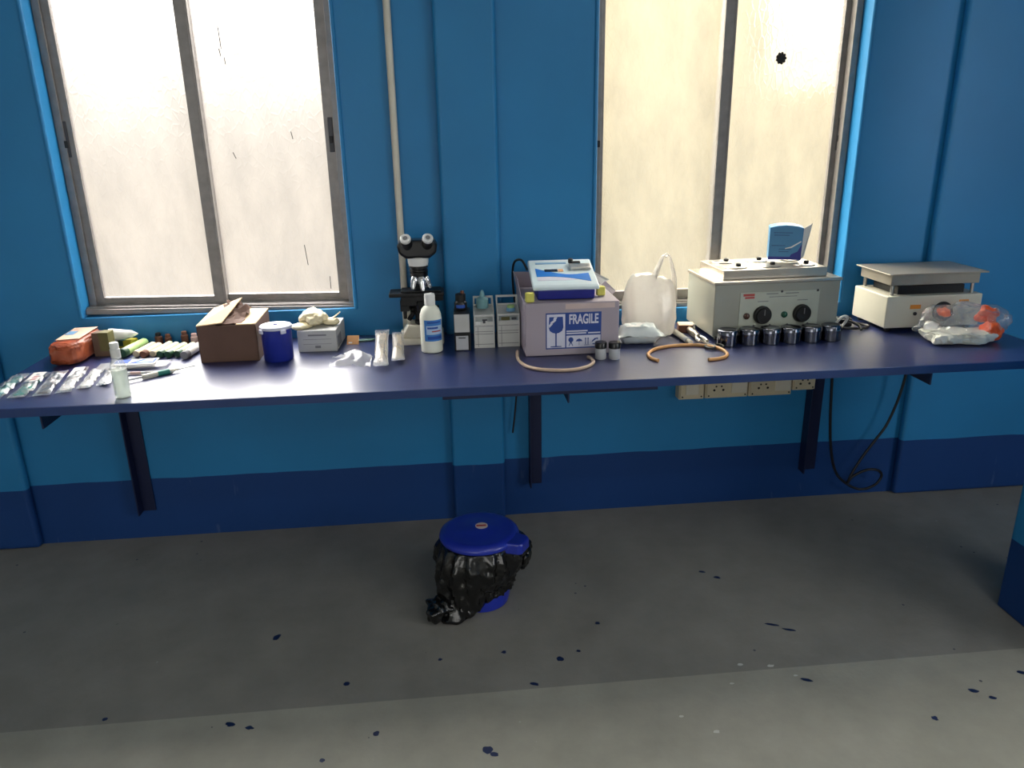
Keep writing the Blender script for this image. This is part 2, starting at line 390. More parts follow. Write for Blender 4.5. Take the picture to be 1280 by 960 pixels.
# ------------------------------------------------------------------ room
# windows: (opening x0,x1,z0,z1)
OPEN = ((-1.192, -.298, .831, 2.16), (.540, 1.447, .787, 2.16))
X0, X1, YB, ZC = -2.7, 3.5, -3.4, 2.95
b = MB(); TH = .16
b.box(X0, OPEN[0][0], WY, WY+TH, 0, ZC); b.box(OPEN[0][1], OPEN[1][0], WY, WY+TH, 0, ZC); b.box(OPEN[1][1], X1, WY, WY+TH, 0, ZC)
for o in OPEN: b.box(o[0], o[1], WY, WY+TH, 0, o[2]); b.box(o[0], o[1], WY, WY+TH, o[3], ZC)
struct(b.build('wall_back', M['wall']))
# piers that stand a little proud of the window wall, with rounded plaster arrises
for x0, x1 in ((X0, -1.481), (.013, .208), (1.757, X1)):
    b = MB(); b.box(x0, x1, 2.575, WY-.0005, 0, ZC); struct(b.build('wall_pillar', M['wall'], bevel=.015, seg=4))
# plaster beads round the window openings
for k, (x0, x1, z0, z1) in enumerate(OPEN):
    b = MB()
    b.box(x0-.012, x0+.001, WY-.008, WY+.004, z0-.004, z1); b.box(x1-.001, x1+.012, WY-.008, WY+.004, z0-.004, z1)
    struct(b.build('trim_%d' % (k+1), M['wall'], bevel=.006, seg=3))
b = MB(); b.box(X0-.15, X0, YB-.15, WY+TH, 0, ZC); struct(b.build('wall_left', M['ceil']))  # unseen wall, made white to bounce light onto the column
b = MB(); b.box(X1, X1+.15, YB-.15, WY+TH, 0, ZC); struct(b.build('wall_right', M['wall']))
b = MB(); b.box(X0, X1, YB-.15, YB, 0, ZC); struct(b.build('wall_front', M['ceil']))  # out of view, white for the same light bounce
b = MB(); b.box(X0-.15, X1+.15, YB-.15, WY+TH, ZC, ZC+.12); struct(b.build('ceiling', M['ceil']))
# the house across the lane, seen only as a warm blur through the right window
b = MB(); b.box(.85, 2.02, 5.2, 6.0, -1, 5.2); b.box(2.02, 3.9, 5.2, 6.0, -1, 1.62); struct(b.build('exterior_wall', M['outside']))
b = MB(); b.box(1.647, 1.96, 1.50, 1.842, 0, ZC); struct(b.build('column', M['wall'], bevel=.006, seg=2))
# floor: cement screed in two tones split along a straight line, paler nearer the camera, with a few larger splashes of paint
b = MB()
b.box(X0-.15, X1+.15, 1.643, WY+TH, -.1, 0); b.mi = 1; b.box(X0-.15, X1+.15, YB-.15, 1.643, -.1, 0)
def splash(x, y, r, a=1, seed=0, mi=2, rot=0):
    b.mi = mi
    pts = []
    for i in range(14):
        t = 2*PI*i/14; q = r*(1+.45*noise.noise(Vector((math.cos(t)*1.4, math.sin(t)*1.4, seed*3.1))))
        px, py = q*math.cos(t), q*a*math.sin(t)
        pts.append((x+px*math.cos(rot)-py*math.sin(rot), y+px*math.sin(rot)+py*math.cos(rot), .0008))
    b.poly(pts)
for i, (x, y, r, a) in enumerate(((-.527, 1.946, .010, 1.3), (.06, 1.448, .014, .8), (.075, 1.432, .012, .5), (.283, 1.752, .010, 1), (-.576, 1.604, .012, .7), (-.525, 1.587, .011, .6),
        (.857, 2.092, .012, .5), (.82, 2.13, .012, .4), (.921, 1.59, .015, .35), (-.30, 1.72, .008, 1), (.13, 1.80, .007, 1), (.2, 1.66, .012, .5), (.42, 1.90, .007, 1), (-.21, 1.53, .008, 1),
        (-.33, 1.46, .006, 1), (.93, 1.83, .02, .25), (.97, 1.80, .02, .25), (1.33, 1.50, .012, .6), (1.36, 1.47, .01, .7), (1.17, 1.42, .008, 1), (.34, 1.78, .006, 1), (-.05, 1.79, .006, 1), (-.9, 1.66, .006, 1), (1.5, 1.55, .009, .8))):
    splash(x, y, r, a, i, 2, -.4)
for i, (x, y, r) in enumerate(((.77, 1.67, .008), (.85, 1.655, .009), (.72, 1.60, .006), (.9, 1.61, .006), (.62, 1.44, .008), (.55, 1.50, .006))): splash(x, y, r, .6, i+40, 3)
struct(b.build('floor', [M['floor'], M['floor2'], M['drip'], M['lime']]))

def rect_frame(b, x0, x1, z0, z1, y0, y1, wl, wr, wb, wt):
    b.box(x0, x0+wl, y0, y1, z0, z1); b.box(x1-wr, x1, y0, y1, z0, z1)
    b.box(x0+wl, x1-wr, y0, y1, z0, z0+wb); b.box(x0+wl, x1-wr, y0, y1, z1-wt, z1)

def make_window(nm, op, gl, xs, zb, shear, cx):
    """op: opening; xs: glass edges (l0,l1,r0,r1); zb: sash bottom, glass bottom"""
    x0, x1, z0, z1 = op
    w = bpy.data.objects.new(nm, None); C.objects.link(w); struct(w); w.location = (cx, 0, 0)
    f = lambda o: o
    def sh(o):
        for v in o.data.vertices:
            if v.co.z < 1.6: v.co.z -= shear*v.co.x*max(0, 1-(v.co.z-.8)/.8)
        return o
    X = lambda x: x-cx
    b = MB(); rect_frame(b, X(x0)+.001, X(x1)-.001, zb[0]-.022, z1-.002, 2.668, 2.735, .024, .024, .020, .03)
    b.box(X(x0)+.001, X(x1)-.001, 2.630, 2.668, zb[0]-.022, zb[0]-.004)
    for yy in (2.640, 2.655): b.box(X(x0)+.001, X(x1)-.001, yy, yy+.003, zb[0]-.004, zb[0]+.002)
    sh(b.build('window_frame', M['alu'], w, bevel=.0015))
    l0, l1, r0, r1 = xs
    for (a0, a1, g0, g1, ya, yb_) in ((x0+.008, l1+.040, l0, l1, 2.676, 2.700), (r0-.038, x1-.008, r0, r1, 2.703, 2.727)):
        b = MB(); rect_frame(b, X(a0), X(a1), zb[0], z1-.03, ya, yb_, g0-a0, a1-g1, zb[1]-zb[0], .04)
        # raised beads of the extrusion
        b.box(X(a0)+.004, X(a0)+.008, ya-.003, ya, zb[0], z1-.03); b.box(X(a1)-.008, X(a1)-.004, ya-.003, ya, zb[0], z1-.03)
        b.box(X(a0)+.004, X(a1)-.004, ya-.003, ya, zb[0]+.006, zb[0]+.010)
        s_ = sh(b.build('window_sash', M['alu'], w, bevel=.001))
        b = MB(); b.poly([(X(g0)-.004, (ya+yb_)/2, zb[1]-.02), (X(g1)+.004, (ya+yb_)/2, zb[1]-.02), (X(g1)+.004, (ya+yb_)/2, z1-.06), (X(g0)-.004, (ya+yb_)/2, z1-.06)])
        sh(b.build('glass_pane', gl, s_))
    return w, sh
w1, sh1 = make_window('window_1', OPEN[0], M['glass_w'], (-1.143, -.779, -.739, -.358), (.851, .878), .022, -.745)
w2, sh2 = make_window('window_2', OPEN[1], M['glass_y'], (.575, .977, 1.016, 1.403), (.806, .842), 0, .993)
def latch(w, x, z, y):
    b = MB(); b.box(x-.008, x+.008, y-.004, y, z-.055, z+.055)
    o = b.build('latch_plate', M['alu_dark'], w, bevel=.002)
    b = MB(); b.box(x-.006, x+.006, y-.010, y-.004, z-.026, z-.004); b.build('latch_button', M['black'], o, bevel=.002)
latch(w1, -.338+.745, 1.40, 2.703); latch(w1, -1.166+.745, 1.40, 2.676); latch(w2, 1.427-.993, 1.372, 2.703); latch(w2, .557-.993, 1.37, 2.676)
# a hole patched in the right pane and old paint scratches
b = MB()
b.lathe([(.017, 0), (.015, .004), (.006, .006)], 11, T(1.195-.993, 2.7135, 1.622) @ Matrix.Rotation(PI/2, 4, 'X'))
for k in range(9): 
    t = k*.7; b.blob((1.195-.993+.014*math.cos(t), 2.711, 1.622+.015*math.sin(t)), (.006, .003, .006), 1)
b.build('glass_patch', M['grime'], w2)
b = MB()
for (x, z, L, dx) in ((-.663, 1.70, .035, .002), (-.668, 1.655, .012, .003), (-.655, 1.63, .010, .002), (-.464, 1.004, .035, .006), (-.387, .905, .022, 0), (-.665, 1.34, .01, .008), (-.47, 1.40, .012, .004)):
    q = [(x+.745, z+L), (x+.745+.002, z+L), (x+.745+.002+dx, z-L), (x+.745+dx, z-L)]
    b.prism(q, 'y', 2.7115, 2.7140)
b.build('paint_scratch', M['grime'], w1)

# ------------------------------------------------------------------ worktop and what carries it
t = thing('worktop', 'long dark blue laminate worktop running along the wall under both windows', 'worktop', (0, 0, 0))
b = MB(); P = [(-1.278, 1.985), (1.862, 1.985), (1.862, 2.572), (1.754, 2.572), (1.754, 2.607), (.211, 2.607), (.211, 2.572), (.010, 2.572), (.010, 2.607), (-1.278, 2.607)]
b.prism(P, 'z', .711, ZT); b.build('board', M['worktop'], t, bevel=.0015)
b = MB(); b.box(-1.278, 1.862, 1.9825, 1.9848, .7105, ZT-.001); b.build('edge_band', M['edge'], t)
b = MB(); b.box(-.009, .60, 1.992, 2.035, .698, .7108); b.build('joint_batten', M['navy'], t, bevel=.001)

def bracket(x, label, z0, w):
    t = thing('wall_bracket', label, 'bracket', (x, 2.6, 0), group='brackets under the worktop')
    b = MB(); b.box(-w/2, w/2, .002, .008, z0, .7095); b.box(-w/2, -w/2+.005, -.04, .002, z0, .7095); b.build('upright', M['navy'], t, bevel=.001)
    b = MB(); b.box(-w/2+.006, w/2-.0, -.60, -.001, .704, .7098); b.box(w/2-.005, w/2, -.60, -.001, .668, .704); b.build('arm', M['navy'], t, bevel=.001)
    b = MB(); b.prism([(-.002, .703), (-.09, .703), (-.002, .60)], 'x', -.003, .003); b.build('gusset', M['navy'], t)
    return t
bracket(-1.094, 'navy steel worktop bracket on the wall below the clear spray bottle', .112, .048)
bracket(.324, 'navy steel worktop bracket on the wall below the FRAGILE carton', .13, .048)
bracket(1.396, 'navy steel worktop bracket on the wall between the sockets and the hanging black cable', .122, .066)

# ------------------------------------------------------------------ wall fittings
b = MB(); b.cyl(.0115, (-.124, 2.595, ZT+.004), (-.124, 2.595, ZC-.002), 14)
t = tag(b.build('conduit_pipe', M['offwhite'], smooth=True), 'thin off-white conduit pipe running up the blue wall behind the microscope', 'pipe')

def switchbox(x0, x1, z0, z1, label, parts):
    t = thing('switch_box', label, 'socket', ((x0+x1)/2, WY-.001, z0), group='white socket boxes under the worktop')
    w = (x1-x0)/2; h = z1-z0
    b = MB(); b.box(-w, w, -.045, 0, 0, h); b.build('box', M['ivory'], t, bevel=.003)
    b = MB(); b.box(-w+.004, w-.004, -.051, -.045, .004, h-.004); fp = b.build('faceplate', M['ivory'], t, bevel=.002)
    for kind, cx, cw in parts:
        if kind == 'switch':
            b = MB(); b.box(cx-cw/2, cx+cw/2, -.055, -.051, .020, h-.018); b.build('rocker_switch', M['offwhite'], fp, bevel=.002)
        else:
            b = MB()
            for dx, dz, r in ((-.017, -.010, .0045), (.017, -.010, .0045), (0, .022, .005), (-.010, .004, .0035), (.010, .004, .0035)):
                b.cyl(r, (cx+dx, -.0518, h*.40+dz), (cx+dx, -.049, h*.40+dz), 12)
            b.build('pin_holes', M['hole'], fp)
    for dx in (-w+.012, w-.012): MB().cyl(.003, (dx, -.0525, .012), (dx, -.05, .012), 10).build('screw', M['hole'], fp)
    return t
switchbox(.852, .947, .452, .56, 'plain ivory switch box under the worktop, leftmost of the row and without pin holes', (('switch', 0, .05),))
switchbox(.951, 1.113, .452, .56, 'double ivory socket box under the worktop beside the plain switch box', (('socket', -.032, 0), ('switch', .045, .06)))
switchbox(1.117, 1.281, .452, .56, 'double ivory socket box under the worktop directly left of the small raised one', (('socket', -.03, 0), ('switch', .045, .06)))
switchbox(1.285, 1.372, .467, .56, 'small ivory socket box set a little higher, next to the right bracket', (('socket', 0, 0),))

b = MB(); b.tube([(1.415, 2.54, .706), (1.430, 2.555, .52), (1.445, 2.56, .35), (1.461, 2.56, .231), (1.49, 2.56, .13), (1.538, 2.56, .075), (1.60, 2.555, .045), (1.655, 2.55, .062), (1.678, 2.55, .10), (1.655, 2.545, .128), (1.61, 2.545, .132), (1.56, 2.55, .105), (1.545, 2.555, .075), (1.56, 2.555, .12), (1.595, 2.555, .189), (1.64, 2.555, .26), (1.673, 2.555, .317), (1.70, 2.55, .42), (1.712, 2.54, .55), (1.716, 2.53, .706)], .0052, 10, 6)
tag(b.build('hanging_cable', M['cable'], smooth=True), 'black power cable hanging in a loop below the right end of the worktop', 'cable')
b = MB(); b.tube([(.262, 2.594, .706), (.262, 2.592, .58), (.250, 2.594, .43), (.240, 2.594, .345)], .0032, 8, 5)
tag(b.build('hanging_wire', M['cable'], smooth=True), 'short black cord end hanging on the wall beside the middle bracket', 'cord')

# ------------------------------------------------------------------ pedal bin
t = thing('waste_bin', 'round royal blue lidded waste bin standing on the floor under the worktop', 'bin', (.083, 2.075, 0), 0)
b = MB(); b.lathe([(.080, 0), (.086, .004), (.100, .21), (.106, .212), (.106, .222), (.094, .222), (.090, .02)], 40); b.build('bucket', M['bucket'], t, smooth=True)
b = MB(); b.lathe([(.120, .222), (.123, .228), (.121, .236), (.112, .243), (.100, .246), (.092, .2445), (.055, .250), (.0, .252)], 48, cap=False)
lid = b.build('lid', M['bucket'], t, smooth=True)
b = MB(); b.prism([(.085, -.045), (.150, -.032), (.158, -.022), (.158, .022), (.150, .032), (.085, .045)], 'z', .205, .241, mx=Matrix.Rotation(-.55, 4, 'Z')); b.build('hinge_cover', M['bucket'], t, bevel=.006)
b = MB(); b.lathe([(.019, .2515), (.019, .2525)], 28, T(.008, .006, 0)); st = b.build('sticker', M['sticker'], lid, label='round white and red sticker')
b = MB(); b.box(-.008, .022, .001, .011, .2525, .2528); b.build('sticker_print', M['red_print'], lid)
# bin liner folded over the rim, bulging low at the front left
b = MB(); n = 140; rings = []
K = 26
for k in range(K):
    f = k/(K-1); ring = []
    for i in range(n):
        th = 2*PI*i/n; c_, s_ = math.cos(th), math.sin(th)
        d = max(0, math.cos(th-math.radians(226)))**5                 # the slack corner that trails on the floor
        e = max(0, math.cos(th-math.radians(12)))**6                  # slack gathered by the hinge
        g = max(0, math.cos(th-math.radians(318)))**2.2               # hitched up, so the bucket shows
        rr = .1165+.016*math.sin(PI*min(1, f*1.25))-.016*f*f
        rr += .0055*math.sin(th*17+3*noise.noise(Vector((c_*2, s_*2, f*1.5))))*math.sin(PI*min(1, f*1.4+.12))
        rr += .016*f**.6*noise.noise(Vector((c_*3.2, s_*3.2, f*2.6)))+.010*f**.5*noise.noise(Vector((c_*8, s_*8, f*6)))+.006*noise.noise(Vector((c_*15, s_*15, f*13)))*min(1, f*4)
        rr += .014*max(0, math.cos(th-math.radians(190)))*f**.5+.056*d*f**2.6+.030*e*math.sin(PI*min(1, f*1.6))*(f < .625)
        bottom = .030-.027*d+.030*g+.010*noise.noise(Vector((c_*4, s_*4, 7)))+.020*e
        zz = .221+(max(.003, bottom)-.221)*f+.010*d*f*(1-f)*noise.noise(Vector((f*9, th*5, 1)))
        ring.append(b.bm.verts.new((rr*c_, rr*s_, max(zz, .003))))
    rings.append(ring)
for A, B in zip(rings, rings[1:]):
    for i in range(n): b.bm.faces.new((A[i], B[i], B[(i+1) % n], A[(i+1) % n]))
bag = b.build('bin_liner', M['bin_bag'], t, smooth=True, label='black plastic bin liner folded over the rim')
sol = bag.modifiers.new('th', 'SOLIDIFY'); sol.thickness = .0012
b = MB(); b.blob((-.128, -.092, .032), (.044, .042, .034), 5, .55, 24, 3, .002); b.build('liner_bulge', M['bin_bag'], bag, smooth=True)
b = MB(); b.blob((.133, -.012, .165), (.020, .034, .052), 5, .4, 26, 5); b.build('liner_bulge', M['bin_bag'], bag, smooth=True)

# ================================================================== things on the worktop (left to right)
# clear sachets lying at the left end
def sachet(a, c, w, content, label, tprint=None, th=.012):
    a, c = Vector((a[0], a[1], 0)), Vector((c[0], c[1], 0)); d = c-a; L = d.length
    t = thing('packet', label, 'packet', ((a.x+c.x)/2, (a.y+c.y)/2, ZT+.0008), math.atan2(d.y, d.x), 'sealed strip packets at the left end')
    MB().pillow(L, w, th, 26, 12, .6, rnd.random()*50).build('sleeve', M['film'], t, smooth=True)
    b = MB(); b.box(-L*.42, L*.36, -w*.30, w*.30, .003, .0075); b.build('strip', content, t, bevel=.002)
    if tprint:
        b = MB(); b.box(L*.02, L*.42, -w*.38, w*.38, .0128, .0134); q = b.build('paper_tag', M['paper'], t)
        b = MB()
        for k in range(3): b.box(L*(.08+.07*k), L*(.11+.07*k), -w*.2, w*.12, .0134, .0137)
        b.build('printed_mark', tprint, q)
    return t
sachet((-1.215, 2.055), (-1.245, 2.285), .042, M['teal'], 'clear packet with a teal strip, at the far left edge of the worktop')
sachet((-1.155, 2.058), (-1.190, 2.288), .044, M['teal'], 'clear packet with a white paper tag and red marks, second from the left edge', M['red_print'])
sachet((-1.095, 2.066), (-1.145, 2.300), .044, M['dark_print'], 'clear packet with a dark strip, lying third from the left worktop edge')
sachet((-1.045, 2.085), (-1.095, 2.325), .040, M['paper'], 'clear packet with a cream paper tag, fourth from the left worktop edge', M['dark_print'])
sachet((-1.005, 2.115), (-1.040, 2.315), .038, M['white'], 'narrow milky packet fifth from the left edge, between cream tag and spray bottle')
sachet((-.960, 2.135), (-.995, 2.33), .036, M['white'], 'narrow milky packet nearest to the left side of the clear spray bottle', None, .014)

# orange wrapped bundle
t = thing('wrapped_bundle', 'long orange plastic wrapped bundle lying at the left end of the worktop', 'package', (-1.168, 2.475, ZT), math.radians(3))
b = MB(); b.blob((0, 0, .036), (.047, .112, .036), 5, .10, 40, 2, .001, .42); b.build('wrap', M['orange_wrap'], t, smooth=True)
b = MB(); b.slab([(-.036, -.060, .0722), (.034, -.055, .0732), (.036, .100, .0735), (-.036, .100, .0725)], .0015); b.build('paper_band', M['pink_paper'], t, label='pale pink paper band on top', bevel=.001)
b = MB(); b.box(-.030, -.004, .0, .045, .0745, .0755); b.build('label', M['sky_print'], t, label='small pale blue printed label')

t = thing('carton', 'small upright olive and brown carton beside the orange bundle', 'box', (-1.089, 2.487, ZT), math.radians(-4))
b = MB(); b.box(-.026, .026, -.02, .02, .0, .078); b.build('body', M['brown_card'], t, bevel=.002)
b = MB(); b.box(-.004, .0264, -.0206, .0204, .018, .0784); b.build('printed_panel', M['olive'], t)
t = thing('carton', 'small yellow and dark green carton lying behind the white paper cone', 'box', (-1.047, 2.565, ZT), math.radians(-12))
b = MB(); b.box(-.024, .024, -.022, .022, 0, .030); b.build('body', M['lime_card'], t, bevel=.002)
b = MB(); b.box(-.0245, -.002, -.0225, .0225, .012, .0305); b.build('printed_end', M['green_dk'], t)
b = MB()
b.turned([(.020, 0), (.0205, .012), (.012, .07), (.0015, .088)], (-1.093, 2.545, ZT+.052), (1, .12, -.02), 18)
tag(b.build('paper_cone', M['paper'], smooth=True), 'white rolled paper cone resting on top of the yellow carton', 'paper')

# row of capped plastic tubes
def tube_item(a, c, r, m_body, m_cap, label, capl=.022):
    a = Vector((a[0], a[1], ZT+r+.0006)); c = Vector((c[0], c[1], ZT+r+.0006)); d = (c-a); L = d.length
    t = thing('sample_tube', label, 'tube', a, 0, 'capped plastic tubes in a row')
    t.rotation_euler = (0, 0, math.atan2(d.y, d.x))
    MB().turned([(r*.55, capl), (r*.96, capl+.002), (r*.96, L-r*.9), (r*.75, L-r*.35), (r*.25, L)], (0, 0, 0), (1, 0, 0), 18).build('tube_body', m_body, t, smooth=True)
    b = MB(); b.turned([(r*.9, 0), (r, .002), (r, capl), (r*.8, capl+.002)], (0, 0, 0), (1, 0, 0), 18)
    b.build('cap', m_cap, t, smooth=True)
tube_item((-1.020, 2.440), (-.995, 2.585), .0150, M['green_lt'], M['green_dk'], 'thick light green tube with shade-darkened green cap, leftmost of the tube row')  # dark green cap colour carries the shade on the unlit front end
tube_item((-.978, 2.440), (-.960, 2.560), .0110, M['beige'], M['beige'], 'plain beige tube beside the thick light green one')
tube_item((-.951, 2.425), (-.936, 2.545), .0115, M['beige'], M['brown'], 'beige tube with a brown cap, third in the tube row')
tube_item((-.925, 2.435), (-.908, 2.565), .0105, M['green_pale'], M['beige'], 'pale green tube with a beige cap, fourth in the row of tubes')
tube_item((-.898, 2.420), (-.880, 2.545), .0115, M['green_pale'], M['green_dk'], 'pale green tube with a shade-darkened green cap, fifth in the tube row')
tube_item((-.871, 2.412), (-.851, 2.535), .0115, M['green_pale'], M['green_dk'], 'pale green tube with shade-darkened cap, third from the brown cardboard box')
tube_item((-.843, 2.415), (-.822, 2.530), .0115, M['green_pale'], M['green_dk'], 'pale green tube with shade-darkened cap, second from the brown cardboard box')
tube_item((-.813, 2.388), (-.794, 2.530), .0135, M['white'], M['grey_print'], 'fat whitish tube with a grey cap nearest to the brown cardboard box')
def vial(x, y, r, h, mb, mc, label, lean=0):
    t = thing('vial', label, 'vial', (x, y, ZT), group='small vials behind the tube row')
    MB().lathe([(r, .0), (r, h*.7), (r*.6, h*.8)], 16).build('vial_body', mb, t, smooth=True)
    MB().lathe([(r*.75, h*.8), (r*.75, h), (r*.6, h+.002)], 16).build('stopper', mc, t, smooth=True)
vial(-.955, 2.590, .012, .040, M['brown'], M['black'], 'brown vial with a black stopper behind the beige tubes')
vial(-.925, 2.592, .011, .034, M['brown'], M['brown'], 'small brown vial directly right of the black-stoppered one')
vial(-.870, 2.590, .012, .042, M['brown'], M['brown'], 'taller brown vial behind the middle of the tube row')
vial(-.838, 2.588, .012, .034, M['pink'], M['pink'], 'pinkish vial behind the last pale green tubes')
vial(-.806, 2.588, .010, .036, M['grey_cap'], M['grey_cap'], 'small grey vial against the wall beside the brown cardboard box')

# clear gel spray bottle at the front edge
t = thing('pump_bottle', 'clear plastic gel bottle with white cap standing at the front edge', 'bottle', (-.867, 2.035, ZT))
b = MB(); b.lathe([(.017, 0), (.0205, .003), (.0205, .075), (.0195, .090), (.015, .104), (.0105, .111), (.0105, .116)], 28); b.build('body', M['bottle_clear'], t, smooth=True)
b = MB(); b.lathe([(.016, .003), (.0190, .006), (.0190, .080), (.0, .081)], 24); b.build('gel', M['liquid'], t, smooth=True)
b = MB(); b.lathe([(.0125, .113), (.0125, .136), (.0110, .137), (.0115, .152), (.0100, .154)], 22); b.build('cap', M['white'], t, smooth=True)

# printed pouch, pen and green syringe to its right
t = thing('printed_pouch', 'flat clear pouch with a blue and white printed panel beside the spray bottle', 'pouch', (-.945, 2.325, ZT+.0006), math.radians(4))
MB().pillow(.205, .070, .016, 18, 8, .2, 5).build('sleeve', M['film_milky'], t, smooth=True)
b = MB(); b.box(-.055, .070, -.030, .030, 0.0168, .0174); pn = b.build('printed_panel', M['paper'], t)
b = MB(); b.box(-.052, -.010, -.012, .028, .0174, .0178); b.prism([(-.010, -.02), (.066, -.02), (.066, .024), (.022, .024)], 'z', .0174, .0178); b.build('printed_block', M['blue_print'], pn)
b = MB(); b.prism([(.012, -.012), (.060, -.012), (.060, .018), (.036, .018)], 'z', .0178, .0181); b.build('printed_flash', M['sky_print'], pn)
t = thing('pen', 'slim white and pink pen lying in front of the blue printed pouch', 'pen', (-.865, 2.246, ZT+.0051), math.radians(-2))
MB().turned([(.003, 0), (.0045, .006), (.0045, .15), (.003, .156)], (-.09, 0, 0), (1, 0, 0), 12).build('barrel', M['white'], t, smooth=True)
MB().turned([(.0046, 0), (.0046, .03)], (-.06, 0, 0), (1, 0, 0), 12).build('grip', M['pink'], t, smooth=True)
t = thing('syringe', 'white syringe with a green band pointing to the brown cardboard box', 'syringe', (-.845, 2.215, ZT+.0081), math.atan2(.104, .134))
MB().turned([(.0075, 0), (.0075, .085), (.004, .09), (.0028, .105)], (-.035, 0, 0), (1, 0, 0), 14).build('barrel', M['offwhite'], t, smooth=True)
MB().turned([(.0079, 0), (.0079, .034)], (.008, 0, 0), (1, 0, 0), 14).build('band', M['teal'], t, smooth=True, label='green band')
b = MB(); b.cyl(.0035, (-.085, 0, 0), (-.035, 0, 0), 10); b.cyl(.008, (-.087, 0, 0), (-.085, 0, 0), 14); b.build('plunger', M['white'], t, smooth=True)
MB().cyl(.0018, (.07, 0, 0), (.118, 0, 0), 8).build('needle_sheath', M['white'], t)

# brown cardboard box with torn flaps
t = thing('cardboard_box', 'torn brown cardboard box with half-open flaps under the left window', 'box', (-.662, 2.448, ZT), math.radians(1))
W, D, H = .088, .107, .116
b = MB(); b.box(-W, W, -D, -D+.003, 0, H); b.box(-W, W, D-.003, D, 0, H); b.box(-W, -W+.003, -D, D, 0, H); b.box(W-.003, W, -D, D, 0, H); b.box(-W, W, -D, D, 0, .003)
b.build('body', M['card'], t, bevel=.001)
b = MB(); b.slab([(-W, -D, H), (-.012, -D*.96, H+.006), (.020, D*.55, H+.050), (-W*.98, D, H+.008)], .003); b.build('flap', M['card_lit'], t, label='raised flap on the left')
b = MB(); b.slab([(.030, -D, H), (W, -D, H), (W, D, H+.001), (.020, D, H+.002)], .003); b.build('flap', M['card_lit'], t, label='flat flap on the right')
b = MB(); rg = []
for i in range(9):
    row = []
    for j in range(7):
        u, v = i/8, j/6
        x = -.030+.075*v+.008*noise.noise(Vector((u*6, v*6, 3))); y = -D*.9+1.55*D*u
        z = H+.004+.042*u*(1-v*.7)+.020*noise.noise(Vector((u*5, v*7, 9)))*(.4+u)
        row.append(b.bm.verts.new((x, y, max(z, H+.001))))
    rg.append(row)
for i in range(8):
    for j in range(6): b.bm.faces.new((rg[i][j], rg[i][j+1], rg[i+1][j+1], rg[i+1][j]))
q = b.build('torn_flap', M['card'], t, label='crumpled torn flap in the middle'); q.modifiers.new('th', 'SOLIDIFY').thickness = .0025

# blue jar with lid
t = thing('jar', 'deep blue plastic jar with a pale lid right of the brown cardboard box', 'jar', (-.514, 2.352, ZT))
MB().lathe([(.042, 0), (.0445, .003), (.046, .098), (.044, .100)], 36).build('body', M['jar_blue'], t, smooth=True)
b = MB(); b.lathe([(.0475, .100), (.0495, .101), (.0495, .107), (.047, .110), (.040, .1115), (.010, .1105), (.0, .1105)], 36); ld = b.build('lid', M['jar_lid'], t, smooth=True)  # pale lid colour stands in for the window reflected on blue plastic
MB().lathe([(.007, .1108), (.006, .1135), (.0, .1140)], 16).build('vent_plug', M['jar_blue'], ld, smooth=True)
for a in (-2.45, -.95): MB().box(-.009, .009, -.0535, -.0470, .090, .103, Matrix.Rotation(a+PI/2, 4, 'Z')).build('clip', M['jar_lid'], t, bevel=.002)

# white carton with cream glove bag
t = thing('carton', 'low white printed carton under the left window, right of the blue jar', 'box', (-.400, 2.505, ZT), math.radians(-2))
b = MB(); b.box(-.062, .062, -.088, .088, 0, .070); b.build('body', M['carton_g'], t, bevel=.0015)
b = MB(); b.box(-.028, .030, -.0886, -.088, .052, .057); b.box(-.045, .045, -.0886, -.088, .0405, .0415); b.box(-.045, .045, -.0886, -.088, .025, .026); b.box(-.008, .010, -.0886, -.088, .012, .020); b.build('printed_lines', M['grey_print'], t)
b = MB(); b.box(.062, .0628, -.07, .0, .008, .045); b.build('side_print', M['grey_print'], t)
b = MB(); b.blob((-.418, 2.50, ZT+.070+.026), (.046, .055, .027), 5, .28, 34, 4, ZT+.0708); b.blob((-.455, 2.455, ZT+.078), (.034, .030, .012), 4, .3, 40, 7, ZT+.0708); b.blob((-.362, 2.485, ZT+.082), (.026, .018, .012), 4, .3, 40, 9, ZT+.0708)
g = tag(b.build('latex_glove', M['glove'], smooth=True), 'crumpled cream latex glove lying on top of the white carton', 'glove')
b = MB(); b.tube([(-.372, 2.49, ZT+.085), (-.350, 2.49, ZT+.098), (-.332, 2.488, ZT+.112)], lambda u: .008*(1-.6*u), 10, 5, .5); b.build('glove_cuff', M['glove'], g, smooth=True)

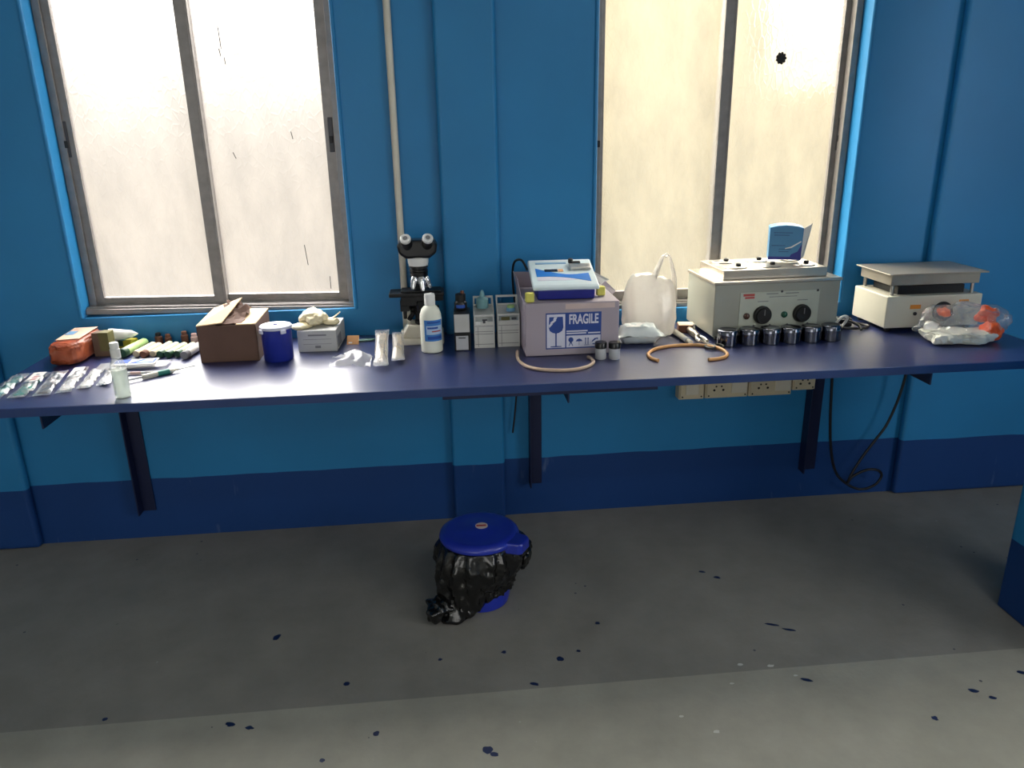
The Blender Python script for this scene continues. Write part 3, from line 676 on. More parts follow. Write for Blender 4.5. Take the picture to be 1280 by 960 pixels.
# bits between the carton and the microscope
t = thing('card_tag', 'small peach orange card leaning against the side of the white carton', 'card', (-.300, 2.487, ZT), math.radians(-6), rot=(math.radians(-32), 0, math.radians(-6)))
b = MB(); b.box(-.020, .020, -.001, .001, .0005, .032); b.build('card', M['orange_card'], t)
b = MB(); b.box(-.014, -.002, -.0014, -.001, .004, .009); b.build('printed_mark', M['paper'], t)
b = MB(); b.prism([(-.034, -.004), (-.01, -.013), (.02, -.012), (.034, .0), (.02, .010), (-.01, .012)], 'z', 0, .004, mx=T(-.262, 2.53, ZT+.001) @ Matrix.Rotation(.2, 4, 'Z'))
tag(b.build('leaf_strip', M['green_strip'], bevel=.001), 'grey-green leaf-shaped strip lying behind the orange card', 'strip')
b = MB(); rg = []
for i in range(15):
    row = []
    for j in range(9):
        u, v = i/14, j/8; x = -.345+.125*u; y = 2.235+.105*v+.03*u-.055*u*u
        z = ZT+.0015+max(0, .010*math.sin(PI*v)+.014*noise.noise(Vector((u*6, v*4, 2)))+.022*max(0, math.sin(PI*u*1.1-.5))*math.sin(PI*v))
        if u < .35 and .30 < v < .62: z = ZT+.0012
        row.append(b.bm.verts.new((x+.012*noise.noise(Vector((v*5, u*2, 1))), y, z)))
    rg.append(row)
for i in range(14):
    for j in range(8):
        if i < 5 and 3 <= j <= 4: continue
        b.bm.faces.new((rg[i][j], rg[i+1][j], rg[i+1][j+1], rg[i][j+1]))
tag(b.build('plastic_wrapper', M['film_milky'], smooth=True), 'crumpled clear plastic wrapper in front of the white carton', 'wrapper')
def bundle(x0, y0, x1, y1, w, label, seed):
    L = math.hypot(x1-x0, y1-y0)
    t = thing('stick_packet', label, 'packet', ((x0+x1)/2, (y0+y1)/2, ZT+.001), math.atan2(y1-y0, x1-x0), 'clear packets of sticks left of the microscope')
    t.rotation_euler = (0, -math.radians(7.0), math.atan2(y1-y0, x1-x0)); t.location.z = ZT+.001+L/2*math.sin(math.radians(7.0))
    MB().pillow(L, w, .030, 20, 10, .22, seed).build('sleeve', M['film'], t, smooth=True)
    r_ = random.Random(seed)
    for k in range(5):
        b = MB(); yy = -w*.30+w*.15*k; b.cyl(.0028, (-L*.40, yy+r_.uniform(-.003, .003), .010+.004*(k % 2)), (L*.40, yy*.8+r_.uniform(-.003, .003), .011+.004*(k % 2)), 8)
        b.build('stick', M['stick'], t)
bundle(-.186, 2.175, -.198, 2.47, .046, 'clear packet of pale sticks lying left of the other one, near the microscope', 11)
bundle(-.138, 2.225, -.146, 2.46, .040, 'clear packet of pale sticks lying directly against the left of the microscope base', 23)

# ------------------------------------------------------------------ microscope
t = thing('microscope', 'black and white binocular microscope standing on the worktop between the windows', 'microscope', (-.068, 2.50, ZT))
b = MB(); b.prism([(-.058, 0), (.078, 0), (.078, .026), (.03, .034), (-.050, .020)], 'x', -.072, .072)
b.prism([(-.072, .018), (.072, .018), (.050, .062), (-.045, .062)], 'y', -.040, .060); b.build('base', M['offwhite'], t, bevel=.006, seg=3)
b = MB(); b.prism([(.030, .055), (.072, .055), (.080, .15), (.074, .235), (.030, .262), (-.020, .262), (-.020, .236), (.018, .230), (.036, .20), (.040, .12)], 'x', -.022, .022); b.build('arm', M['black'], t, bevel=.006)
for s_ in (-1, 1): b = MB(); b.box(s_*.042-.006, s_*.042+.006, -.010, .008, .055, .150); b.build('stage_support', M['offwhite'], t, bevel=.003)
b = MB(); b.box(-.100, .078, -.050, .040, .160, .172); b.box(-.062, .070, -.040, .030, .172, .178); stg = b.build('stage', M['black'], t, bevel=.003)
b = MB(); b.box(-.062, -.012, -.038, -.026, .128, .160); b.box(-.066, -.036, -.036, .02, .110, .145); b.cyl(.006, (-.052, -.03, .085), (-.052, -.03, .128), 14); b.box(-.03, .075, -.035, .03, .142, .160); b.build('slide_holder', M['black'], stg, bevel=.002)
b = MB(); b.lathe([(.018, .062), (.022, .066), (.022, .074), (.012, .078), (.012, .098), (.020, .104), (.022, .140), (.016, .146)], 24, T(0, -.012, 0)); b.build('condenser', M['black'], t, smooth=True)
for s_ in (-1, 1):
    b = MB(); b.cyl(.019, (s_*.022, .052, .098), (s_*.046, .052, .098), 24); b.cyl(.011, (s_*.046, .052, .098), (s_*.060, .052, .098), 20); b.build('focus_knob', M['black'], t, smooth=True)
b = MB(); b.cyl(.0075, (-.040, -.036, .083), (-.026, -.020, .100), 14); b.build('condenser_knob', M['black'], t)
b = MB(); b.lathe([(.026, .238), (.030, .241), (.030, .246), (.0275, .248), (.0275, .251), (.031, .253), (.031, .260)], 30, T(0, -.020, 0)); b.lathe([(.026, .214), (.029, .220), (.029, .238)], 30, T(0, -.020, 0)); b.build('nosepiece', M['black_gloss'], t, smooth=True)
for a, L in ((-2.2, .040), (-1.25, .046), (-.35, .040), (1.5, .036)):
    dx, dy = math.cos(a), math.sin(a)
    o = MB().turned([(.0115, 0), (.0125, .004), (.0125, L*.45), (.0100, L*.55), (.0100, L*.75), (.0060, L)], (dx*.021, -.020+dy*.021, .222), (dx*.42, dy*.42, -1), 18).build('objective', M['chrome'], t, smooth=True)
b = MB(); b.lathe([(.0315, .259), (.0315, .264), (.033, .266), (.034, .284), (.030, .287)], 30, T(0, -.020, 0)); b.build('head_mount', M['white'], t, smooth=True)
b = MB(); b.prism([(-.038, .284), (.038, .284), (.060, .300), (.064, .325), (.055, .343), (-.055, .343), (-.064, .325), (-.060, .300)], 'y', -.052, .012); hd = b.build('binocular_head', M['black_gloss'], t, bevel=.009, seg=3)
for s_ in (-1, 1):
    d = Vector((s_*.10, -.72, .69))
    o = MB().turned([(.019, 0), (.0195, .030), (.017, .034)], (s_*.031, -.035, .322), d, 22).build('eyepiece_tube', M['black_gloss'], t, smooth=True)
    MB().turned([(.0165, .030), (.0170, .032), (.0170, .043), (.013, .046), (.0085, .0445), (.0, .0435)], (s_*.031, -.035, .322), d, 24).build('eyepiece', M['white'], o, smooth=True, label='white eyepiece rim')
    MB().turned([(.0078, .0452), (.0, .0458)], (s_*.031, -.035, .322), d, 18).build('lens', M['grey_print'], o, smooth=True)

# squeeze bottle
t = thing('reagent_bottle', 'cloudy white plastic bottle with a blue label in front of the microscope', 'bottle', (-.036, 2.368, ZT))
b = MB(); b.lathe([(.031, 0), (.0345, .003), (.0345, .108), (.0335, .122), (.028, .138), (.020, .147), (.0155, .150), (.0155, .156)], 36); b.build('body', M['hdpe'], t, smooth=True)
b = MB(); b.lathe([(.0172, .153), (.0172, .180), (.0160, .186), (.0, .187)], 26); b.build('cap', M['white'], t, smooth=True)
def arc_label(b, r, a0, a1, z0, z1, n=16):
    A = [b.bm.verts.new((r*math.cos(a0+(a1-a0)*i/n), r*math.sin(a0+(a1-a0)*i/n), z0)) for i in range(n+1)]
    B = [b.bm.verts.new((v.co.x, v.co.y, z1)) for v in A]
    for i in range(n): b.bm.faces.new((A[i], A[i+1], B[i+1], B[i])).material_index = b.mi
b = MB(); arc_label(b, .0349, -2.2, -.35, .040, .108); lb = b.build('label', M['label_blue'], t, smooth=True, label='blue wrap label with a pale panel')
b = MB(); arc_label(b, .0352, -2.0, -.35, .062, .090); b.build('label_panel', M['label_pale'], lb, smooth=True)
b = MB(); arc_label(b, .0354, -1.9, -.9, .080, .086); arc_label(b, .0354, -1.9, -.6, .098, .103); arc_label(b, .0354, -1.9, -.5, .046, .056); b.build('label_print', M['blue_print'], lb, smooth=True)
b = MB(); arc_label(b, .0354, -1.5, -.6, .070, .074); b.build('label_red_print', M['red_print'], lb, smooth=True)

# black carton with two pale panels, dark bottle on top
t = thing('carton', 'tall narrow black carton with two pale panels, right of the white bottle', 'box', (.064, 2.395, ZT), math.radians(-2))
b = MB(); b.box(-.026, .026, -.045, .045, 0, .122); b.build('body', M['black'], t, bevel=.0015)
b = MB(); b.box(-.0245, .0235, -.0458, -.045, .062, .120); b.build('panel', M['carton_g'], t)
b = MB(); b.box(-.021, .018, -.0458, -.045, .004, .050); p2 = b.build('panel', M['grey_cap'], t)
b = MB(); b.box(-.013, .010, -.0462, -.0458, .042, .045); b.build('printed_bar', M['black'], p2)
t = thing('dropper_bottle', 'dark bottle with a brown cap standing on the black carton', 'bottle', (.062, 2.405, ZT+.1222))
b = MB(); b.lathe([(.019, 0), (.0205, .002), (.0205, .024), (.016, .030)], 24); b.build('body', M['black_gloss'], t, smooth=True)
b = MB(); b.lathe([(.014, .028), (.0165, .030), (.0165, .052), (.014, .054)], 20, T(0, 0, 0)); b.build('cap', M['black'], t, smooth=True)
b = MB(); arc_label(b, .0207, -2.4, -.9, .010, .020); b.build('label', M['blue_print'], t, smooth=True)
b = MB(); b.lathe([(.006, .054), (.006, .062)], 12, T(.006, 0, 0)); b.build('nozzle', M['brown'], t)

# two white reagent kits
def kit(x, y, w, label, teal):
    t = thing('reagent_kit', label, 'kit', (x, y, ZT), math.radians(-2), 'open white reagent kit boxes')
    h, hb, d = .108, .150, .108
    b = MB(); b.prism([(0, 0), (d, 0), (d, hb-.034), (.020, h-.022), (0, h-.022)], 'x', -w/2, w/2); b.build('body', M['kit'], t, bevel=.001)
    b = MB()
    rect_frame(b, -w/2, w/2, h-.022, h+.002, 0, .003, .005, .005, .002, .006)      # front lip
    rect_frame(b, -w/2, w/2, hb-.034, hb, d-.003, d, .006, .006, .006, .007)         # raised back with its window
    for s_ in (-1, 1):
        b.prism([(0, h-.022), (.02, h-.022), (d, hb-.034), (d, hb), (0, h+.002)], 'x', s_*w/2-(.002 if s_ > 0 else 0), s_*w/2+(.002 if s_ < 0 else 0))
    b.build('open_lid', M['kit'], t, bevel=.0006)
    b = MB()
    for z in (.072, .054, .046, .012): b.box(-w/2+.003, w/2-.004, -.0006, 0, z, z+.0016)
    b.box(-w/2+.012, -w/2+.0135, -.0006, 0, .004, .07); b.build('printed_lines', M['grey_print'], t)
    if teal:
        b = MB(); b.box(-.004, .004, -.0008, 0, .082, .093); b.box(-.006, .010, -.0008, 0, .090, .095); b.build('printed_icon', M['dark_print'], t)
        b = MB(); b.box(-.026, -.012, -.0008, 0, .078, .088); b.build('printed_square', M['paper'], t)
    else:
        b = MB(); b.box(-.024, .004, -.0008, 0, h-.019, h-.008); b.build('printed_strip', M['olive'], t); b = MB(); b.box(.010, .026, -.0008, 0, h-.018, h-.010); b.build('printed_mark', M['dark_print'], t)
    return t
kit(.134, 2.375, .066, 'white reagent kit box holding a pale teal bottle, beside the black carton', True)
kit(.213, 2.378, .072, 'white reagent kit box with an olive strip, between the other kit and FRAGILE carton', False)
t = thing('reagent_vial', 'pale teal vial with a nozzle sitting in the back of the left reagent kit', 'vial', (.134, 2.449, ZT+.117))
M['vial_teal'] = mat('pale_teal_plastic', S(120, 164, 170), .4)
b = MB(); b.lathe([(.019, 0), (.020, .002), (.020, .030), (.009, .038), (.007, .050), (.004, .058)], 22); b.build('body', M['vial_teal'], t, smooth=True)
t = thing('reagent_vial', 'low yellow-green capped vial lying in the right reagent kit', 'vial', (.225, 2.425, ZT+.098+.010))
b = MB(); b.lathe([(.014, 0), (.0145, .002), (.0145, .010), (.012, .012)], 20); b.build('body', M['sky_print'], t, smooth=True); b = MB(); b.lathe([(.012, .012), (.012, .020)], 18); b.build('cap', M['green_lt'], t, smooth=True)

# ------------------------------------------------------------------ FRAGILE carton
FX0, FX1, FY0, FY1, FH = .253, .545, 2.250, 2.515, .167
t = thing('shipping_carton', 'white carton printed FRAGILE in blue, with flaps sticking up, carrying the meter', 'box', ((FX0+FX1)/2, (FY0+FY1)/2, ZT))
w, d = (FX1-FX0)/2, (FY1-FY0)/2
b = MB(); b.box(-w, w, -d, d, .001, FH); b.build('body', M['carton_w'], t, bevel=.003)
b = MB(); b.slab([(-w, d*.05, FH), (-w, d, FH), (-w-.010, d, FH+.055), (-w-.006, d*.2, FH+.045)], .003); b.build('flap', M['carton_w'], t, label='flap standing up at the left')
b = MB(); b.slab([(-w, d, FH), (-w+.055, d, FH), (-w+.052, d+.008, FH+.050), (-w-.008, d+.008, FH+.052)], .003); b.build('flap', M['carton_w'], t)
b = MB(); b.slab([(w, -d*.2, FH), (w, d, FH), (w+.012, d, FH+.012), (w+.014, -d*.1, FH+.008)], .003); b.build('flap', M['carton_w'], t)
b = MB(); b.slab([(w*.55, d, FH), (w, d, FH), (w+.03, d+.02, FH+.012), (w*.60, d+.012, FH+.060)], .003); b.build('flap', M['carton_g'], t, label='pale flap sloping down at the right')
b = MB(); b.box(-w*.15, w*.9, -d-.0006, -d, FH-.020, FH-.004); b.build('packing_tape', mat('beige_tape', S(196, 176, 172), .5), t, label='strip of beige packing tape')
# printed panel
px0, px1, pz0, pz1 = .316-(FX0+FX1)/2, .489-(FX0+FX1)/2, .022, .136
Y = -d-.0007
b = MB(); b.box(px0, px1, Y, -d, pz0, pz1); lab = b.build('warning_label', M['frag_blue'], t, label='blue FRAGILE warning label')
def ink(b, x0, x1, z0, z1, k=1): b.box(x0, x1, Y-.0006*k, Y-.0006*(k-1), z0, z1)
b = MB(); gx1 = px0+.060
ink(b, px0+.003, gx1, pz0+.004, pz1-.004)
ink(b, gx1+.004, px1-.002, pz0+.004, pz0+.041)
for k, (x1_, z) in enumerate(((.070, .053), (.066, .046))): ink(b, gx1+.004, gx1+x1_, pz0+z, pz0+z+.0042)
ink(b, gx1+.072, px1-.003, pz0+.046, pz0+.050)
b.build('white_panel', M['frag_white'], lab)
b = MB(); gc = (px0+.003+gx1)/2
cup = [(gc-.021, pz1-.012)]+[(gc-.023, pz1-.045), (gc-.019, pz1-.056), (gc-.010, pz1-.062), (gc-.002, pz1-.064), (gc-.002, pz0+.010), (gc-.017, pz0+.009), (gc-.017, pz0+.0065), (gc+.017, pz0+.0065), (gc+.017, pz0+.009), (gc+.002, pz0+.010), (gc+.002, pz1-.064), (gc+.010, pz1-.062), (gc+.019, pz1-.056), (gc+.023, pz1-.045), (gc+.021, pz1-.012)]
b.prism(cup, 'y', Y-.0013, Y-.0006); b.build('glass_symbol', M['frag_blue'], lab)
b = MB(); b.prism([(gc-.006, pz1-.0125), (gc+.004, pz1-.0125), (gc-.001, pz1-.022), (gc+.001, pz1-.023), (gc-.012, pz1-.033), (gc-.010, pz1-.034), (gc-.0215, pz1-.046), (gc-.0225, pz1-.038), (gc-.017, pz1-.031), (gc-.018, pz1-.029), (gc-.007, pz1-.021), (gc-.009, pz1-.020)], 'y', Y-.0018, Y-.0013); b.build('crack_symbol', M['frag_white'], lab)
text_mesh('fragile_lettering', 'FRAGILE', M['frag_white'], lab, .0415, ((gx1+px1)/2+.001, Y-.0010, pz1-.0225), (PI/2, 0, 0), .60)
b = MB(); iz = pz0+.024
b.lathe([(.008, 0), (.008, .0006)], 16, T(gx1+.018, Y-.0006, iz+.004) @ Matrix.Rotation(PI/2, 4, 'X')); 
b.prism([(gx1+.011, iz-.016), (gx1+.013, iz-.016), (gx1+.018, iz-.006), (gx1+.023, iz-.016), (gx1+.025, iz-.016), (gx1+.019, iz), (gx1+.017, iz)], 'y', Y-.0012, Y-.0006)
b.prism([(gx1+.033, iz-.002), (gx1+.037, iz+.004), (gx1+.044, iz+.007), (gx1+.051, iz+.004), (gx1+.055, iz-.002)], 'y', Y-.0012, Y-.0006); ink(b, gx1+.0435, gx1+.0445, iz-.014, iz, 2)
for dx in (.064, .072):
    ink(b, gx1+dx-.0012, gx1+dx+.0012, iz-.012, iz+.006, 2); b.prism([(gx1+dx-.003, iz+.005), (gx1+dx+.003, iz+.005), (gx1+dx, iz+.010)], 'y', Y-.0012, Y-.0006)
ink(b, gx1+.060, gx1+.076, iz-.015, iz-.0135, 2)
b.prism([(gx1+.084, iz-.006), (gx1+.098, iz+.004), (gx1+.103, iz+.002), (gx1+.103, iz+.008), (gx1+.092, iz+.006), (gx1+.084, iz-.002)], 'y', Y-.0012, Y-.0006); ink(b, gx1+.086, gx1+.100, iz-.013, iz-.010, 2)
b.build('handling_symbols', M['frag_blue'], lab)

# colorimeter on the carton
t = thing('colorimeter', 'white and blue bench meter with a wave print sitting on the FRAGILE carton', 'meter', (.383, 2.275, ZT+FH+.0035), math.radians(-2.5))
b = MB(); b.prism([(.008, 0), (.208, 0), (.214, .072), (.204, .076), (.012, .034), (.004, .030)], 'x', -.088, .090); b.build('lower_body', M['meter_base'], t, bevel=.004)
b = MB()
b.prism([(-.004, .030), (.218, .068), (.222, .084), (.208, .090), (.006, .046), (-.004, .040)], 'x', -.103, .103); tp = b.build('top_cover', M['meter_top'], t, bevel=.007, seg=3)
sl = math.atan2(.044, .202); TM = T(0, .006, .046) @ Matrix.Rotation(sl, 4, 'X')   # frame of the sloping panel: x across, y up the slope
def on(pts, h0=.0003, h1=.0010): return ('z', h0, h1, TM)
b = MB(); up_ = []; dn = []
for i in range(17):
    u = i/16; x = -.084+.166*u
    up_.append((x, .134-.058*math.sin(min(1, u*1.3)*PI/2)+.030*max(0, u-.6))); dn.append((x, .066+.012*math.sin(u*PI*1.15)-.038*u))
b.prism(up_+dn[::-1], *on(0)); b.build('wave_print', M['meter_blue'], tp)
b = MB(); b.prism([(-.084, .034), (-.084, .054)]+[(x, z-.004) for x, z in dn[2:13]]+[(.03, .034)], *on(0)); b.build('pale_wave', M['jar_lid'], tp)
b = MB(); b.box(-.056, -.014, .104, .122, .0006, .0022, TM); b.build('display', M['lcd'], tp, label='dark display window')
b = MB(); b.box(-.012, .004, .104, .122, .0006, .0018, TM); b.build('display_key', M['orange_card'], tp)
b = MB(); b.box(.026, .094, .112, .150, .0, .010, TM); ch = b.build('sample_lid', M['steel'], tp, bevel=.003)
b = MB(); b.box(.030, .066, .160, .176, .0, .008, TM); b.cyl(.008, TM @ Vector((.034, .168, .004)), TM @ Vector((.034, .168, .018)), 16); b.build('cuvette_knob', M['black'], tp, bevel=.002)
b = MB(); b.box(-.080, .020, .170, .182, .0, .0012, TM); b.build('rear_strip', M['sky_print'], tp)
for x, lb_ in ((.269, 'yellow foam block wedged at the front left corner under the meter'), (.502, 'yellow foam block beside the right edge of the meter on the carton')):
    b = MB(); b.box(-.013, .013, -.012, .012, 0, .028)
    o = tag(b.build('foam_block', M['foam'], None, bevel=.003), lb_, 'foam', 'yellow foam blocks on the carton'); o.location = (x, 2.268 if x < .4 else 2.33, ZT+FH+.003)
b = MB(); b.tube([(.288, 2.488, ZT+FH+.062), (.272, 2.510, ZT+FH+.092), (.250, 2.538, ZT+FH+.080), (.246, 2.560, ZT+FH+.02), (.255, 2.565, ZT+.09), (.268, 2.562, ZT+.03), (.30, 2.555, ZT+.006), (.36, 2.55, ZT+.006)], .004, 8, 6)
b.build('mains_lead', M['cable'], None, smooth=True); o = bpy.data.objects['mains_lead']; tag(o, 'black mains lead curling down behind the meter', 'cable')

# two small jars with black caps
for i, (x, lb_) in enumerate(((.478, 'small grey black-capped vial right in front of the FRAGILE carton'), (.519, 'small grey black-capped vial at the FRAGILE carton corner, beside the hose end'))):
    if i == 0:
        v0 = t = thing('sample_vial', lb_, 'vial', (x, 2.200, ZT), 0, 'small black-capped vials')
        MB().lathe([(.0155, 0), (.017, .002), (.017, .032), (.015, .036)], 26).build('body', M['grey_cap'], t, smooth=True)
        b = MB(); b.lathe([(.0175, .034), (.0185, .035), (.0185, .050), (.0165, .053), (.012, .0535), (.0, .0525)], 26); b.build('cap', M['black_gloss'], t, smooth=True)
    else: dup(v0, (x, 2.192, ZT), .3, lb_)

# rubber hoses
b = MB(); z = ZT+.0052; b.tube([(.232, 2.30, z), (.226, 2.24, z), (.228, 2.19, z), (.242, 2.140, z), (.272, 2.105, z), (.320, 2.085, z), (.375, 2.084, z), (.420, 2.108, z), (.444, 2.145, z), (.447, 2.180, z), (.440, 2.205, z)], .0050, 12, 6)
tag(b.build('rubber_hose', M['rubber_grey'], smooth=True), 'beige rubber hose curving along the front of the FRAGILE carton', 'hose', 'rubber hoses on the worktop')
b = MB(); b.tube([(.640, 2.135, z), (.626, 2.165, z), (.630, 2.210, z), (.665, 2.258, z), (.720, 2.285, z), (.785, 2.290, z), (.840, 2.268, z), (.868, 2.225, z), (.868, 2.175, z), (.848, 2.140, z), (.815, 2.124, z), (.790, 2.122, z)], .0052, 12, 6)
tag(b.build('rubber_hose', M['rubber'], smooth=True), 'amber rubber hose curled on the worktop left of the steel tins', 'hose', 'rubber hoses on the worktop')

# ------------------------------------------------------------------ white carrier bag
t = thing('carrier_bag', 'white plastic carrier bag with upright handles below the right window', 'bag', (.706, 2.475, ZT))
b = MB(); n = 56; rings = []
prof = [(.074, .055, .001), (.084, .068, .012), (.088, .072, .05), (.088, .070, .10), (.082, .060, .145), (.074, .046, .180), (.066, .034, .198), (.060, .026, .204)]
for k, (rx, ry, zz) in enumerate(prof):
    ring = []
    for i in range(n):
        th = 2*PI*i/n; c, s_ = math.cos(th), math.sin(th)
        pw = .7; x = rx*math.copysign(abs(c)**pw, c); y = ry*math.copysign(abs(s_)**pw, s_)
        m_ = 1+.10*noise.noise(Vector((x*22, y*22, zz*16)))+.035*math.sin(th*9+zz*30)+.03*noise.noise(Vector((th*6, zz*40, 2)))
        ring.append(b.bm.verts.new((x*m_-.004*k/7, y*m_, zz+.008*noise.noise(Vector((th*2, zz*10, 4)))*(k > 1)-.022*max(0, c)*(k/7)**3)))
    rings.append(ring)
for A, B in zip(rings, rings[1:]):
    for i in range(n): b.bm.faces.new((A[i], A[(i+1) % n], B[(i+1) % n], B[i]))
b.bm.faces.new(rings[0][::-1])
b.build('bag_body', M['bag_white'], t, smooth=True)
for (y_, top, dx) in ((-.020, .272, 0), (.020, .258, .006)):
    b = MB(); b.tube([(-.012+dx, y_, .150), (.006+dx, y_*.95, .195), (.022+dx, y_*.8, .235), (.034+dx, y_*.7, .262), (.044+dx, y_*.6, top), (.054+dx, y_*.7, .262), (.066+dx, y_*.8, .232), (.076+dx, y_, .185), (.080+dx, y_, .12)], lambda u: .0065+.018*max(0, 1-u*2.3)**1.5+.006*max(0, u*2-1), 12, 7, .35)
    b.build('handle', M['bag_white'], t, smooth=True)

# sealed white pouch in front of the bag
t = thing('sealed_pouch', 'plump pale grey plastic pouch lying in front of the white carrier bag', 'pouch', (.634, 2.352, ZT+.0005), math.radians(-2))
MB().pillow(.160, .098, .066, 22, 14, .10, 31, 60, 0, .10).build('pouch', mat('pale_grey_pouch', S(196, 204, 204), .35, 0, .04, 12, .5, 40), t, smooth=True)
b = MB(); b.slab([(-.045, -.026, .0615), (.022, -.026, .0615), (.022, .006, .0665), (-.045, .006, .0665)], .0008); b.build('paper_tag', M['paper'], t)

# tools lying left of the water bath
t = thing('plastic_tube', 'long white plastic tube pointing to the hose, left of the water bath', 'tube', (.787, 2.395, ZT+.0105), math.atan2(-.20, .012))
MB().turned([(.0095, 0), (.0095, .17), (.0075, .175), (.0075, .20)], (-.10, 0, 0), (1, 0, 0), 16).build('barrel', M['offwhite'], t, smooth=True)
MB().turned([(.0099, 0), (.0099, .02)], (.055, 0, 0), (1, 0, 0), 16).build('end_cap', M['grey_cap'], t, smooth=True)
t = thing('burner_clamp', 'grey steel clamp with a round barrel lying right of the white plastic tube', 'clamp', (.838, 2.385, ZT+.013), math.atan2(-.16, -.004))
MB().turned([(.008, 0), (.012, .006), (.012, .07), (.009, .074), (.009, .10)], (-.07, 0, 0), (1, 0, 0), 18).build('barrel', M['steel_dull'], t, smooth=True)
b = MB(); b.tube([(.03, -.006, 0), (.055, -.012, 0), (.085, -.010, 0)], .005, 8, 4); b.tube([(.03, .006, 0), (.055, .013, 0), (.088, .012, 0)], .005, 8, 4); b.build('jaw', M['steel'], t, smooth=True)
MB().cyl(.004, (-.02, 0, .0125), (-.02, 0, .030), 10).build('screw', M['steel'], t)
t = thing('scissors', 'black-handled scissors lying nearest to the water bath corner', 'scissors', (.850, 2.300, ZT+.006), math.radians(100))
for s_ in (-1, 1):
    b = MB(); b.tube([(-.045+.019*math.cos(a), s_*.016+.013*math.sin(a), 0) for a in [2*PI*i/12 for i in range(13)]], .0042, 8, 2); b.build('handle', M['black'], t, smooth=True)
    b = MB(); b.prism([(-.03, s_*.010), (.01, -s_*.004), (.085, s_*.001), (.01, s_*.006)], 'z', -.001 if s_ > 0 else -.003, .001 if s_ > 0 else -.001); b.build('blade', M['steel'], t)
t = thing('wooden_block', 'small brown block with a pale top lying behind the grey clamp', 'block', (.835, 2.480, ZT), math.radians(-12))
b = MB(); b.box(-.027, .027, -.026, .026, 0, .026); b.build('block', M['brown'], t, bevel=.002)
b = MB(); b.box(-.026, .026, -.025, .025, .026, .0275); b.build('paper_top', M['pink_paper'], t)

# ------------------------------------------------------------------ water bath
t = thing('water_bath', 'large cream enamelled water bath with two black dials and a steel lid', 'water bath', (1.090, 2.340, ZT), math.radians(1.4))
w, D = .213, .252
b = MB(); b.box(-w, w, 0, D, .015, .190); b.build('body', M['cream'], t, bevel=.004, seg=3)
for sx in (-1, 1):
    for yy in (.025, D-.025): MB().lathe([(.012, 0), (.014, .015)], 16, T(sx*(w-.03), yy, 0)).build('foot', M['black'], t)
b = MB(); b.box(-w-.004, w+.004, -.003, D+.002, .186, .196); b.build('top_rim', M['steel_dull'], t, bevel=.002)
b = MB(); b.box(-.176, .178, .030, D-.006, .196, .2265); ld = b.build('lid', M['steel_dull'], t, bevel=.002)
for i in range(3):
    for j in range(2):
        cx, cy = -.115+.118*i, .085+.105*j
        MB().lathe([(.036, .2265), (.038, .228), (.036, .230), (.024, .2305), (.012, .231), (.0, .231)], 30, T(cx, cy, 0)).build('ring_cover', M['steel'], ld, smooth=True)
        MB().lathe([(.008, .2305), (.0085, .232), (.0085, .238), (.006, .240)], 16, T(cx+.010, cy, 0)).build('cover_knob', M['black'], ld, smooth=True)
b = MB(); b.box(-.128, .143, -.0025, 0, .038, .158); pn = b.build('control_panel', M['ivory'], t, bevel=.001)
M['panel_grey'] = mat('grey_green_panel', S(176, 180, 166), .4); pn.data.materials[0] = M['panel_grey']
for cx in (-.050, .085):
    b = MB(); b.turned([(.030, 0), (.030, .004), (.0285, .012), (.026, .013), (.024, .020), (.0, .0205)], (cx, -.0025, .083), (0, -1, 0), 30); k = b.build('dial', M['black'], t, smooth=True)
    b = MB(); b.box(cx-.0012, cx+.0012, -.0245, -.0225, .085, .104); b.build('pointer', M['grey_print'], k)
    b = MB(); b.box(cx-.018, cx+.018, -.0031, -.0025, .126, .1285); b.build('printed_words', M['grey_print'], pn)
for cx, m_ in ((-.103, M['lamp_red']), (.026, M['lamp_green'])):
    MB().turned([(.0105, 0), (.0105, .004), (.008, .005), (.007, .010), (.0, .0125)], (cx, -.0025, .081), (0, -1, 0), 20).build('pilot_lamp', m_, t, smooth=True)
b = MB(); b.box(-.118, -.080, -.0031, -.0025, .146, .154); b.box(-.112, -.080, -.0031, -.0025, .138, .144); b.build('red_nameplate', M['red_print'], pn)
b = MB(); b.box(-.04, .0, -.0031, -.0025, .150, .153); b.box(.025, .070, -.0031, -.0025, .150, .153); b.box(-.03, .065, -.0031, -.0025, .140, .142); b.build('printed_line', M['grey_print'], pn)
for cx, cz in ((.012, .158), (.135, .157), (-.075, .046), (-.02, .047), (.04, .046), (.11, .046)): MB().turned([(.0042, 0), (.003, .003), (.0, .0035)], (cx, -.0025, cz), (0, -1, 0), 12).build('panel_screw', M['dark_print'], pn)

# blue glove carton on the bath
t = thing('glove_carton', 'blue printed glove carton with an open white flap standing on the water bath', 'box', (1.166, 2.490, ZT+.2405), math.radians(-20))
b = MB()
b.prism([(-.052, 0), (.052, 0), (.054, .105), (.030, .112), (0, .1145), (-.030, .112), (-.053, .106)], 'y', -.038, .038); b.build('body', M['box_blue'], t, bevel=.002)
b = MB(); b.box(-.0525, .0525, -.0388, -.038, .0, .010); b.prism([(.012, .0), (.052, .0), (.052, .055), (.040, .028), (.02, .018)], 'y', -.0392, -.038); b.build('navy_print', M['box_navy'], t)
b = MB(); b.box(-.040, .020, -.0388, -.038, .088, .0905); b.box(-.038, .010, -.0388, -.038, .080, .0825); b.box(-.044, .000, -.0388, -.038, .046, .048); b.box(-.02, .02, -.0388, -.038, .034, .036); b.box(-.02, .012, -.0388, -.038, .026, .028); b.build('printed_words', mat('dark_blue_words', S(40, 84, 126), .5), t)
